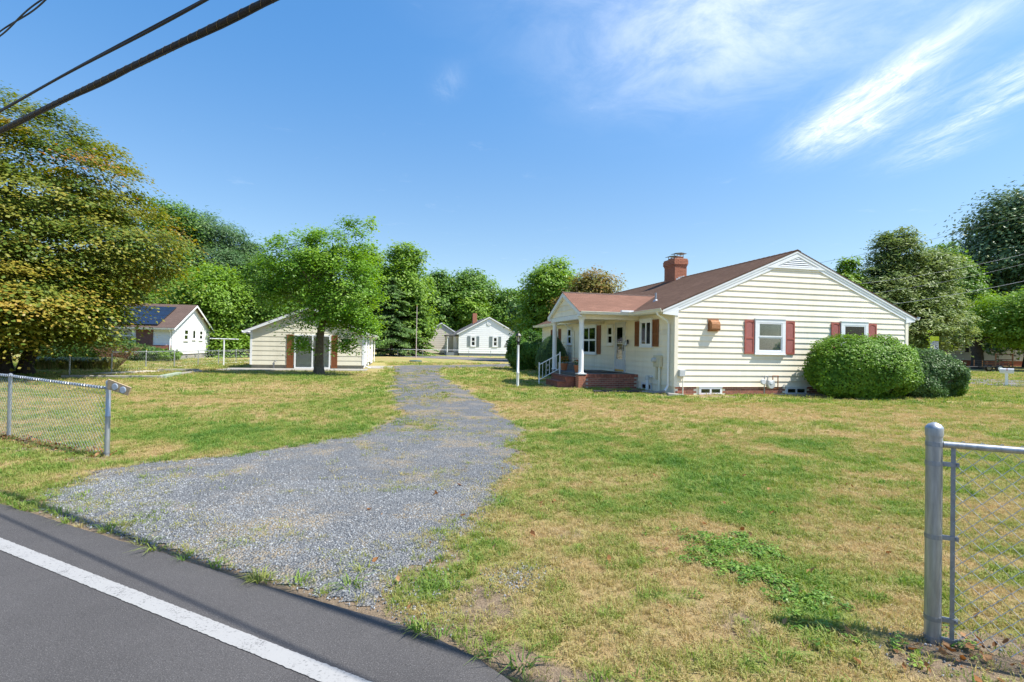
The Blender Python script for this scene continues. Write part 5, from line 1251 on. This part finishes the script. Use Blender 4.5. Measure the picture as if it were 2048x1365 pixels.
def clump_crown(blobs, n_cl, per, r_cl, flat, leaf, seed, up=.7, out=.6, rnd=.30, shell=.55, tipgain=.25, droop=0.0, lumpy=.16, thin=.0, tmean=.42, tsd=.13):
    rg = np.random.default_rng(seed); B = np.array([b[:6] for b in blobs], float)
    area = (B[:, 3] * B[:, 4] * B[:, 5]) ** (2 / 3) * np.array([b[6] if len(b) > 6 else 1. for b in blobs]); area /= area.sum()
    bi = rg.choice(len(B), int(n_cl * 1.6), p=area); d = rg.normal(size=(len(bi), 3)); d /= np.linalg.norm(d, axis=1, keepdims=True)
    rad = (1 - shell * rg.random(len(bi)) ** 1.6) * (1 + lumpy * lump(d + bi[:, None] * .7, seed))
    C = B[bi, :3] + d * B[bi, 3:6] * rad[:, None]
    inside = np.zeros(len(C), bool)
    for j in range(len(B)):
        q_ = (((C - B[j, :3]) / B[j, 3:6]) ** 2).sum(1); inside |= (q_ < .45) & (bi != j)
    keep_ = ~inside | (rg.random(len(C)) < .25); C, d, rad, bi = C[keep_][:n_cl], d[keep_][:n_cl], rad[keep_][:n_cl], bi[keep_][:n_cl]
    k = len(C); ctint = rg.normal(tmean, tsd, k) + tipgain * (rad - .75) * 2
    if hasattr(r_cl, '__len__') is False: rc = r_cl * rg.uniform(.6, 1.35, k)
    off = rg.normal(size=(k, per, 3)); off *= (rc[:, None, None] * .55); off[..., 2] *= flat
    if droop: off[..., 2] -= droop * (off[..., 0] ** 2 + off[..., 1] ** 2) / rc[:, None]
    P_ = (C[:, None] + off).reshape(-1, 3); P_[:, 2] = np.maximum(P_[:, 2], .05 + .2 * rg.random(len(P_)))
    Nn = np.array([0, 0, up]) + out * d[:, None] + rnd * rg.normal(size=(k, per, 3)); Nn = Nn.reshape(-1, 3)
    tint = (ctint[:, None] + rg.normal(0, .045, (k, per))).reshape(-1)
    sz = leaf * rg.uniform(.65, 1.25, len(P_))
    return P_, Nn, sz, tint, C
def branch_pts(a, b_, k, wob, rg):
    a, b_ = np.array(a, float), np.array(b_, float); t = np.linspace(0, 1, k)[:, None]; mid = (a + b_) / 2 + np.array([0, 0, .18 * np.linalg.norm(b_ - a)])
    p = (1 - t) ** 2 * a + 2 * t * (1 - t) * mid + t ** 2 * b_; p[1:-1] += rg.normal(0, wob, (k - 2, 3)); return [tuple(q_) for q_ in p]
def tree(name, label, base, blobs, n_cl, per, r_cl, leaf, m, barkm, trunk_r, trunk_h, seed, group=None, stems=1, flat=.6, aspect=.6, nb=9, cat='tree', **kw):
    rg = np.random.default_rng(seed + 99); e = tag(empty(name, (base[0], base[1], 0)), label, cat, group); b0 = np.array([base[0], base[1], 0.])
    bl = [tuple(np.array(b[:3]) - b0) + tuple(b[3:]) for b in blobs]
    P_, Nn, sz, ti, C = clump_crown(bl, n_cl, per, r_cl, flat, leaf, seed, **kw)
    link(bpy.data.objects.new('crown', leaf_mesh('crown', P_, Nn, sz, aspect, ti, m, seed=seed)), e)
    mb = MB()
    for s_ in range(stems):
        a = s_ / max(1, stems) * 6.28 + .7; f0 = np.array([math.cos(a), math.sin(a), 0]) * (trunk_r * 1.1 if stems > 1 else 0)
        top = f0 * (4 if stems > 1 else 0) + np.array([rg.normal(0, .08), rg.normal(0, .08), 1.]) * trunk_h
        tr = trunk_r / (stems ** .45)
        tp = [tuple(f0 + np.array([0, 0, -.3])), tuple(f0 + np.array([0, 0, .02])), tuple(f0 + np.array([rg.normal(0, .03), rg.normal(0, .03), trunk_h * .15])), tuple(f0 * 1.6 + np.array([rg.normal(0, .06), rg.normal(0, .06), trunk_h * .55])), tuple(top)]
        mb.tube(tp, [tr * 1.7, tr * 1.45, tr * 1.08, tr * .92, tr * .62], 10)
        for q_ in range(max(2, nb // stems)):
            j = rg.integers(len(C)); tgt = C[j] * .88; f = rg.uniform(.4, 1.0)
            st = np.array(tp[3]) * (1 - f) + np.array(tp[4]) * f
            bp_ = branch_pts(st, tgt, 6, .10, rg); mb.tube(bp_, list(np.linspace(tr * .42, .02, 6)), 6)
            for w_ in range(2):
                j2 = np.argmin(((C - np.array(bp_[3 + w_])) ** 2).sum(1) + rg.random(len(C)) * 2); mb.tube(branch_pts(bp_[3 + w_ - 1], C[j2], 4, .05, rg), list(np.linspace(tr * .2, .012, 4)), 5)
    mb.build('trunk', barkm, e, smooth=True)
    return e
maple_m = leaf_mat('maple_leaves', [(0, (.045, .10, .018)), (.36, (.12, .18, .026)), (.60, (.25, .25, .036)), (.80, (.38, .27, .045)), (1, (.44, .19, .055))], .36, .45, .35)
dog_m = leaf_mat('dogwood_leaves', [(0, (.08, .19, .022)), (.5, (.17, .33, .035)), (1, (.31, .46, .07))], .42, .45, .35)
gA = leaf_mat('leaves_mid_green', [(0, (.06, .13, .025)), (.5, (.13, .25, .04)), (1, (.25, .37, .075))], .38)
gB = leaf_mat('leaves_bright_green', [(0, (.09, .19, .025)), (.5, (.19, .33, .04)), (1, (.34, .46, .08))], .40)
gC = leaf_mat('leaves_dark_green', [(0, (.045, .10, .03)), (.5, (.10, .195, .045)), (1, (.19, .29, .075))], .30)
gP = leaf_mat('pine_needles', [(0, (.045, .10, .038)), (.5, (.095, .19, .065)), (1, (.19, .28, .10))], .28)
gCed = leaf_mat('cedar_sprays', [(0, (.075, .135, .04)), (.5, (.175, .25, .07)), (1, (.32, .37, .12))], .32)
gMy = leaf_mat('myrtle_leaves', [(0, (.12, .16, .035)), (.45, (.24, .22, .05)), (1, (.40, .18, .08))], .34)
gMag = leaf_mat('magnolia_leaves', [(0, (.06, .11, .042)), (.6, (.125, .20, .07)), (.88, (.25, .29, .11)), (1, (.44, .32, .15))], .22, .35, .4)
gBush = leaf_mat('holly_leaves', [(0, (.075, .175, .018)), (.5, (.165, .31, .03)), (1, (.31, .45, .06))], .34, .45, .25)
gBush2 = leaf_mat('dark_holly_leaves', [(0, (.04, .09, .022)), (.5, (.085, .17, .045)), (1, (.18, .27, .085))], .24, .45, .25)
gLau = leaf_mat('laurel_leaves', [(0, (.035, .10, .014)), (.5, (.09, .20, .024)), (1, (.21, .36, .05))], .26, .4, .3)
gEgg = leaf_mat('spruce_needles', [(0, (.035, .085, .025)), (.5, (.08, .16, .04)), (1, (.15, .23, .06))], .2)
# ---- maple at the left edge
mbse = gp(22, 752)
tree('maple_tree', 'huge dense maple with orange tinged leaves at the left edge', mbse,
     [(-22.3, 22.8, 6.0, 6.4, 6.0, 3.9), (-22.0, 22.8, 9.1, 4.4, 4.4, 2.9), (-19.6, 22.0, 3.6, 2.9, 3.8, 2.3), (-21.6, 19.6, 3.2, 5.6, 3.4, 2.4), (-26, 22, 4.5, 5.5, 5, 3), (-19.6, 22.5, 8.1, 2.8, 3.4, 2.2), (-17.5, 23, 5.7, 2.3, 2.8, 1.6), (-18.2, 20.5, 2.9, 2.2, 2.4, 1.6)],
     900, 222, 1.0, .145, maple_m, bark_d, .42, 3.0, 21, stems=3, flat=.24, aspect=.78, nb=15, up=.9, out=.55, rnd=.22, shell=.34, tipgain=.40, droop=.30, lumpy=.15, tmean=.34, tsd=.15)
# ---- tree in front of the garage
db = gp(638, 750)
tree('dogwood_tree', 'bright green leafy tree with low boughs in front of the garage', db,
     [(-10.8, 27.2, 5.7, 2.2, 2.3, 1.8), (-9.6, 27, 6.5, 1.4, 1.5, 1.1), (-8.5, 27, 4.6, 1.7, 2.0, 2.2), (-9.6, 26.6, 3.4, 1.7, 1.6, 1.1), (-7.6, 26.3, 2.6, .95, 1.1, .7), (-8.1, 27.2, 7.5, .75, .9, 1.3, .55), (-12.4, 27, 4.6, 1.0, 1.3, 1.0), (-10.5, 26.1, 1.75, .5, .6, .35), (-11.2, 26.4, 2.5, .7, .8, .3, .8), (-8.2, 26.2, 1.75, .6, .7, .4)],
     640, 66, .50, .14, dog_m, bark, .21, 3.4, 5, flat=.48, nb=16, up=.85, out=.45, rnd=.28, shell=.6, tipgain=.3, droop=.35, lumpy=.26)
# ---- woods and yard trees
def auto_blobs(x, y, h, hw_, seed, lo=.22, k=8):
    rg = np.random.default_rng(seed); out_ = [(x, y, h * .60, hw_ * .75, hw_ * .75, h * .30)]
    for i in range(k):
        f = rg.uniform(lo + .08, .9); w_ = math.sin(math.pi * min(1, max(.1, (f - lo) / (1.02 - lo))) ** .8) * .62; a = rg.uniform(0, 6.28)
        r_ = hw_ * rg.uniform(.33, .52); out_.append((x + math.cos(a) * hw_ * w_, y + math.sin(a) * hw_ * w_, h * f, r_, r_, min(r_ * .85, h * (1 - f) + r_ * .2)))
    out_.append((x, y, h * .86, hw_ * .42, hw_ * .42, h * .14)); return out_
def yard_tree(label, u, vtop, hpx, depth, m, seed, leafpx=5.0, n=620, group='trees behind the yards', barkm=bark, lo=.2, name='tree', **kw):
    top = at(u, vtop, depth); h = top.z; w_ = hpx * depth / F_PX; lf_ = leafpx * depth / F_PX
    kw.setdefault('shell', .6); kw.setdefault('lumpy', .24)
    return tree(name, label, (top.x, depth), auto_blobs(top.x, depth, h, w_, seed, lo), n, 31, w_ * .19, lf_ * 1.2, m, barkm, .018 * h + .08, h * .4, seed, group, nb=8, flat=.6, **kw)
yard_tree('tall tree with feathery top right behind the orange tinged maple', 330, 390, 95, 60, gA, 31, 5.0, 1000)
yard_tree('tall dark pine between the maple and the garage tree', 425, 432, 88, 64, gP, 32, 6.0, 1100, aspect=.22, name='pine_tree')
yard_tree('second pine top lower and right of the tall dark pine', 488, 478, 62, 66, gP, 53, 6.0, 800, aspect=.24, name='pine_tree')
yard_tree('bright green tree rising behind the solar roofed house', 425, 530, 100, 54, gB, 33, 5.0, 1000, lo=.0)
yard_tree('tree filling the gap left of the garage roof', 525, 525, 85, 58, gA, 34, 5.0, 850, lo=.0)
yard_tree('tree half hidden behind the garage tree crown', 615, 505, 85, 68, gA, 35, 5.0, 750, lo=.05)
yard_tree('light green tall tree right of the garage tree', 735, 486, 78, 80, gB, 36, 5.0, 800, lo=.05)
yard_tree('broad light green tree above the evergreen hedge', 808, 486, 75, 78, gB, 37, 5.0, 900, lo=.05)
yard_tree('dense green tree left of the white bungalow chimney', 878, 542, 60, 113, gA, 38, 5.0, 700, lo=.0)
yard_tree('dark rounded tree behind the white bungalow', 940, 538, 74, 118, gA, 39, 5.0, 800, lo=.0)
yard_tree('bright young tree directly behind the bungalow roof', 948, 582, 50, 112, gB, 40, 4.6, 650, lo=.0)
yard_tree('olive green tree right of the white bungalow roof', 1018, 582, 58, 116, gA, 41, 5.0, 600, lo=.0)
yard_tree('bright green rounded tree behind the porch gable', 1112, 520, 80, 58, gB, 42, 5.0, 1000, lo=.05)
yard_tree('low dark tree below the bright one left of the porch', 1060, 596, 48, 68, gC, 43, 5.0, 520, lo=.0)
yard_tree('reddish brown flowering shrub tree behind the porch roof', 1176, 550, 80, 46, gMy, 44, 4.6, 900, lo=.1, name='myrtle_tree')
yard_tree('small yellow green tree peeking over the right roof slope', 1700, 512, 50, 46, gB, 45, 5.5, 480, lo=.1)
yard_tree('green tree crown between cedar and magnolia', 1890, 488, 70, 64, gA, 46, 5.0, 700, lo=.0)
yard_tree('big dark glossy magnolia at the right edge', 2060, 378, 170, 70, gMag, 47, 8.0, 2000, barkm=bark_d, lo=.12, name='magnolia_tree', aspect=.45)
yard_tree('dark background tree behind the street house', 1925, 600, 110, 95, gC, 49, 5.5, 700, lo=.0)
yard_tree('dark tree behind the street tree trunk', 1840, 560, 70, 80, gC, 50, 5.0, 500, lo=.0)
yard_tree('dark tree in the gap under the left pine', 470, 600, 70, 78, gC, 51, 5.0, 500, lo=.0)
yard_tree('shady tree behind the orange maple trunk', 120, 560, 120, 62, gC, 52, 5.5, 700, lo=.0)
def px_blobs(depth, rows):
    out_ = []
    for u, v_, ru, rv, dy in rows:
        c = at(u, v_, depth + dy); s_ = (depth + dy) / F_PX; out_.append((c.x, depth + dy, c.z, ru * s_, ru * s_ * .9, rv * s_))
    return out_
cb = at(1800, 740, 46)
tree('cedar_tree', 'olive green layered cedar with twin tops right of the house', (cb.x, 46), px_blobs(46, [(1800, 640, 85, 70, 0), (1775, 575, 62, 62, 0), (1835, 580, 70, 60, 1), (1806, 520, 42, 48, 0), (1773, 505, 24, 36, 0), (1808, 478, 20, 26, 0), (1860, 540, 48, 42, 1), (1760, 620, 55, 60, -1), (1870, 640, 60, 60, 1), (1806, 462, 8, 12, 0), (1772, 475, 9, 12, 0)]),
     1500, 46, .75, .36, gCed, bark_d, .3, 6, 61, None, flat=.34, aspect=.30, nb=22, up=1.0, out=.45, rnd=.38, shell=.6, tipgain=.3, droop=.25, lumpy=.2)
tb = gp(1955, 739); st_top = at(2000, 590, tb.y)
tree('street_tree', 'bright green spreading street tree with thick dark trunk before the street house', tb, [(b_[0] + 1.2, b_[1] - 2.5, b_[2], *b_[3:]) for b_ in auto_blobs(st_top.x, tb.y, st_top.z, 6.2, 48, .34)], 1000, 32, 1.2, .30, gB, bark_d, .55, 3.6, 48, 'trees behind the yards', nb=10, flat=.45, shell=.5, lumpy=.2, droop=.2)
# conifers: whorls of drooping sprays
def conifer(label, u, vtop, hpx, depth, m, seed, n=24000, sz=5.0, shape=1.0, irregular=.25, name='conifer', droop=.25, group='conifers', lo=.03, topf=.0):
    rg = np.random.default_rng(seed); top = at(u, vtop, depth); h = top.z; R_ = hpx * depth / F_PX
    e = tag(empty(name, (top.x, depth, 0)), label, 'tree', group); nb = int(120 + h * 9)
    f = rg.random(nb) ** .8 * (1 - lo) + lo; az = rg.uniform(0, 6.28, nb); Lb = R_ * ((1 - f) ** shape * (1 - topf) + topf * (1 - f) ** .3) * (1 + irregular * rg.normal(size=nb)).clip(.35, 1.6) + .05
    k = rg.choice(nb, n, p=Lb / Lb.sum()); t = rg.random(n) ** .6; w_ = Lb[k] * .16 + .06
    ux, uy = np.cos(az[k]), np.sin(az[k]); side = rg.normal(size=n) * w_ * (1.15 - t * .7)
    C = np.c_[ux * t * Lb[k] - uy * side, uy * t * Lb[k] + ux * side, f[k] * h + .18 * Lb[k] * t - droop * Lb[k] * t ** 2 + rg.normal(0, .05, n) * (w_ + .2)]
    C[:, 2] = C[:, 2].clip(.05, h); al = np.c_[ux, uy, -.3 + 0 * ux] + rg.normal(0, .45, (n, 3)); Nn = np.c_[.35 * ux, .35 * uy, np.ones(n)] + rg.normal(0, .45, (n, 3))
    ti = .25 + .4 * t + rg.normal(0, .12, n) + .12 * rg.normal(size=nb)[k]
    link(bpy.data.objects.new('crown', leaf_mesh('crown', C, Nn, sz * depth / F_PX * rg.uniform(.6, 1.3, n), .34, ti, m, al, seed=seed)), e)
    mb = MB(); mb.tube([(0, 0, -.3), (0, 0, h * .5), (0, 0, h * .98)], [.02 * h + .05, .012 * h + .03, .015], 8)
    for q_ in range(0, nb, 3): mb.tube([(0, 0, f[q_] * h), (math.cos(az[q_]) * Lb[q_] * .5, math.sin(az[q_]) * Lb[q_] * .5, f[q_] * h + .06 * Lb[q_]), (math.cos(az[q_]) * Lb[q_] * .9, math.sin(az[q_]) * Lb[q_] * .9, f[q_] * h - .05 * Lb[q_])], [.05, .03, .01], 4)
    mb.build('trunk', bark_d, e); return e
conifer('thin dark spire nearest the magnolia crown', 1971, 415, 30, 84, gP, 63, 9000, 6, .9, .4)
conifer('thin dark spire left of the other one by the magnolia', 1938, 448, 34, 84, gP, 64, 9000, 6, .9, .4)
conifer('short dark spire just right of the cedar', 1906, 474, 34, 84, gP, 65, 9000, 6, .9, .4)
conifer('wide dark evergreen directly right of the garage', 735, 552, 62, 74, gC, 66, 24000, 5.5, .55, .2, 'evergreen_tree', .3)
conifer('wide dark evergreen in the middle of the hedge row', 785, 556, 58, 73, gC, 67, 24000, 5.5, .55, .2, 'evergreen_tree', .3)
conifer('rounded evergreen at the right end of the hedge row', 832, 592, 36, 76, gA, 68, 18000, 5.5, .45, .2, 'evergreen_tree', .3)
conifer('dark evergreen behind the left end of the bungalow', 905, 575, 40, 116, gP, 69, 14000, 5.5, .6, .25, 'evergreen_tree', .3)
conifer('blue green pine between the two rounded trees far back', 925, 560, 40, 117, gP, 70, 14000, 5.5, .6, .25, 'evergreen_tree', .2)
# far wood: one mass closing the horizon
rg = np.random.default_rng(3); k = 36000; th = rg.uniform(-1.15, 1.15, k); R_ = rg.uniform(150, 185, k); hh = 9 + 5 * fbm(th * 40, th * 0 + 2, 1.0, 4) * 2 - 3
C = np.c_[np.sin(th) * R_, np.cos(th) * R_, rg.random(k) ** .7 * hh]
o = link(bpy.data.objects.new('far_woods', leaf_mesh('far_woods', C, np.c_[rg.normal(0, .6, (k, 2)) - C[:, :2] / 200, np.ones(k) * .6], rg.uniform(1.3, 2.6, k), .7, rg.normal(.4, .2, k), gA))); tag(o, 'distant belt of woodland along the horizon', 'woodland', kind='stuff')

# ---- shrubs
def bush(label, c, r, n, leaf, m, seed, name='shrub', aspect=.55, core=True, sup=2.4, group=None, lumpy=.06, shell=.16, along_up=False, extra=(), cat='shrub', taper=0.0):
    rg = np.random.default_rng(seed); c = Vector(c); e = tag(empty(name, (c.x, c.y, 0)), label, cat, group)
    d = rg.normal(size=(int(n * 1.15), 3)); d /= np.linalg.norm(d, axis=1, keepdims=True)
    sup_r = (np.abs(d) ** sup).sum(1) ** (-1 / sup)
    rad = sup_r * (1 + lumpy * lump(d, seed, 2.2) + lumpy * .6 * lump(d, seed + 5, 6)) * (1 - shell * rg.random(len(d)) ** 1.3)
    P_ = d * np.array(r) * rad[:, None]; 
    if taper: P_[:, :2] *= (1 - taper * np.clip(P_[:, 2:] / r[2], -.2, 1))
    P_[:, 2] += c.z; ok = P_[:, 2] > .03; P_, d2 = P_[ok], d[ok]
    stick = rg.random(len(P_)) < .02; P_[stick] *= 1 + .09 * rg.random((stick.sum(), 1))
    if core:
        ns = int(60 * r[0]); dd = rg.normal(size=(ns, 3)); dd[:, 2] = np.abs(dd[:, 2]) * .9 + .1; dd /= np.linalg.norm(dd, axis=1, keepdims=True)
        lr = (np.abs(dd) ** sup).sum(1) ** (-1 / sup); bs = dd * np.array(r) * lr[:, None]; ln_ = rg.uniform(.05, .20, ns)
        tt = rg.random((ns, 9, 1)); sh = bs[:, None] + (dd * .6 + np.array([0, 0, .5]))[:, None] * ln_[:, None, None] * tt + rg.normal(0, .012, (ns, 9, 3)); sh = sh.reshape(-1, 3); sh[:, 2] += c.z
        P_ = np.concatenate([P_, sh]); d2 = np.concatenate([d2, np.repeat(dd, 9, 0)])
    Nn = d2 / np.array(r) * min(r) + np.array([0, 0, .45]) + rg.normal(0, .42, d2.shape)
    ti = .40 + .20 * lump(d2, seed + 9, 5) + .12 * lump(d2, seed + 3, 14) + rg.normal(0, .15, len(P_)) + .12 * (rg.random(len(P_)) < .1)
    link(bpy.data.objects.new('foliage', leaf_mesh('foliage', P_, Nn, leaf * rg.uniform(.65, 1.3, len(P_)), aspect, ti, m, seed=seed)), e)
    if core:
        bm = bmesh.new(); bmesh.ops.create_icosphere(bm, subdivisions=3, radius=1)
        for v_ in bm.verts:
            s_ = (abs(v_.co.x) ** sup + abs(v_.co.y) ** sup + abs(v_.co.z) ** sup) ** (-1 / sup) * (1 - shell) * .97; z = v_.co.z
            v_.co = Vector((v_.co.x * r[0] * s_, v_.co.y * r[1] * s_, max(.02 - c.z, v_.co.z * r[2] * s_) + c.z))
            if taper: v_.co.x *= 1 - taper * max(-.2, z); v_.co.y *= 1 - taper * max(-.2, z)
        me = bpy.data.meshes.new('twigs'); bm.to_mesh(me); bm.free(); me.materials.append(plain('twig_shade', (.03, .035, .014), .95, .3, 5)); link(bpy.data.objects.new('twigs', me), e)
    return e
bush('large bright green clipped shrub before the gable wall', (12.42, 18.65, .98), (1.93, 1.12, 1.17), 46000, .080, gBush, 81, lumpy=.19, sup=2.2)
bush('darker clipped shrub right behind the bright one', (15.0, 19.6, .78), (1.6, 1.15, .92), 33000, .078, gBush2, 82, lumpy=.19, sup=2.2)
bush('small bright shrub at the right end of the dark one', (16.55, 19.9, .52), (.5, .5, .5), 7000, .075, gBush, 83, lumpy=.12)
lb = hw(-.55, 18.9); bush('big glossy laurel shrub behind the lamp post', (lb.x, lb.y, 1.3), (1.6, 1.5, 1.38), 26000, .13, gLau, 84, lumpy=.22, shell=.28, sup=2.0)
eb = hw(-1.0, 11.6); bush('egg shaped clipped evergreen beside the porch', (eb.x, eb.y, 1.05), (.92, .92, 1.25), 30000, .06, gEgg, 85, aspect=.3, sup=2.0, lumpy=.03, taper=.28)
# sapling by the sign
sb = Vector((17.9, 22.5, 0)); e = tag(empty('sapling', sb), 'spindly yellow green sapling sticking up behind the shrubs', 'sapling')
rg = np.random.default_rng(8); mb = MB(); Cs = []
for i in range(9):
    a = rg.uniform(0, 6.28); L = rg.uniform(.9, 1.7) if i else 2.75; tl = rg.uniform(.2, .55) if i else .02; st = np.array([rg.normal(0, .12), rg.normal(0, .12), .3])
    en = st + np.array([math.cos(a) * tl * L, math.sin(a) * tl * L, L * .95 - (0 if i else .25)]); pts = branch_pts(st, en, 6, .02, rg); mb.tube(pts, list(np.linspace(.016, .004, 6)), 5)
    for q_ in range(70 if i == 0 else 44): t = rg.uniform(.25, 1); j = min(4, int(t * 5)); Cs.append(np.array(pts[j]) * (1 - (t * 5 - j)) + np.array(pts[j + 1]) * (t * 5 - j) + rg.normal(0, .07, 3))
mb.build('stems', bark, e); Cs = np.array(Cs); link(bpy.data.objects.new('leaves', leaf_mesh('leaves', Cs, np.c_[rg.normal(0, .6, (len(Cs), 2)), np.ones(len(Cs))], rg.uniform(.09, .15, len(Cs)), .5, rg.normal(.85, .15, len(Cs)), gB)), e)
# planting in front of the solar house
for u, v_, r_, h_, m_, lab in ((300, 712, 1.3, .9, gC, 'dark shrub below the big window of the solar house'), (335, 716, .9, .8, gB, 'bright shrub at the corner of the solar house'), (270, 705, 1.6, 1.1, gC, 'dark rounded shrub left of the window shrub'), (225, 700, 2.0, 1.5, gC, 'tall dark shrub under the right edge of the maple'), (170, 700, 2.2, 1.7, gA, 'green shrub behind the pale grasses'), (110, 700, 2.4, 1.6, gC, 'dark shrub behind the maple trunk')):
    p = gp(u, v_ + 8); d_ = 40.5; q_ = at(u, 700, d_); bush(lab, (q_.x, d_, h_ * .55), (r_, .8, h_ * .6), 5000, .14, m_, int(u), lumpy=.14, shell=.3)
blade_m = leaf_mat('pale_strap_leaves', [(0, (.16, .22, .05)), (.5, (.34, .36, .13)), (1, (.52, .48, .22))], .3)
def strap_clump(label, x, y, r_, h_, n, m_, seed, name='ornamental_grass'):
    rg = np.random.default_rng(seed); e = tag(empty(name, (x, y, 0)), label, 'ornamental grass', 'pale grasses by the fence'); V = []; F = []; T = []
    for i in range(n):
        a = rg.uniform(0, 6.28); b_ = rg.random() ** .5 * r_; bx, by = math.cos(a) * b_, math.sin(a) * b_ * .6; l_ = h_ * rg.uniform(.7, 1.2); t = rg.uniform(.2, .7) * l_; a2 = a + rg.normal(0, .5); dx, dy = math.cos(a2), math.sin(a2); w_ = .022
        o_ = len(V); V += [(bx - dy * w_, by + dx * w_, 0), (bx + dy * w_, by - dx * w_, 0), (bx + dx * t * .5 + dy * w_, by + dy * t * .5 - dx * w_, l_ * .75), (bx + dx * t * .5 - dy * w_, by + dy * t * .5 + dx * w_, l_ * .75), (bx + dx * t * 1.3, by + dy * t * 1.3, l_ * .62)]
        F.append((o_, o_ + 1, o_ + 2, o_ + 3)); F.append((o_ + 3, o_ + 2, o_ + 4, o_ + 4)); T += [rg.random()] * 5
    me = np_mesh('blades', V, np.array([f for f in F if f[2] != f[3]]), np.array([f[:3] for f in F if f[2] == f[3]]), {'tint': T}, m_); link(bpy.data.objects.new('blades', me), e)
for i, (u, lab) in enumerate(((75, 'pale grass clump nearest the maple trunk'), (100, 'second pale grass clump from the maple trunk'), (125, 'third pale grass clump from the maple trunk'), (165, 'second pale grass clump from the brown vase shrub'), (190, 'pale grass clump beside the brown vase shaped shrub'))):
    p = at(u, 735, 27.5); strap_clump(lab, p.x, 27.5 + i * .2, .55, .75, 420, blade_m, 90 + i)
p = at(232, 725, 31); e = tag(empty('vase_shrub', (p.x, 31, 0)), 'brown twiggy vase shaped shrub behind the left fence', 'shrub'); rg = np.random.default_rng(4); mb = MB(); Cs = []
for i in range(60):
    a = rg.uniform(0, 6.28); t = rg.uniform(.2, 1.3); en = np.array([math.cos(a) * t, math.sin(a) * t, rg.uniform(.9, 1.25)]); pts = branch_pts((math.cos(a) * .1, math.sin(a) * .1, 0), en, 5, .03, rg); mb.tube(pts, list(np.linspace(.018, .006, 5)), 4); Cs += [np.array(pts[j]) + rg.normal(0, .1, 3) for j in (2, 3, 4) for _ in range(7)]
mb.build('stems', plain('brown_stems', (.14, .075, .045), .9, .3, 9), e); Cs = np.array(Cs); link(bpy.data.objects.new('leaves', leaf_mesh('leaves', Cs, np.c_[rg.normal(0, .6, (len(Cs), 2)), np.ones(len(Cs))], rg.uniform(.06, .1, len(Cs)), .5, rg.random(len(Cs)), leaf_mat('bronze_leaves', [(0, (.10, .05, .03)), (1, (.24, .15, .07))]))), e)
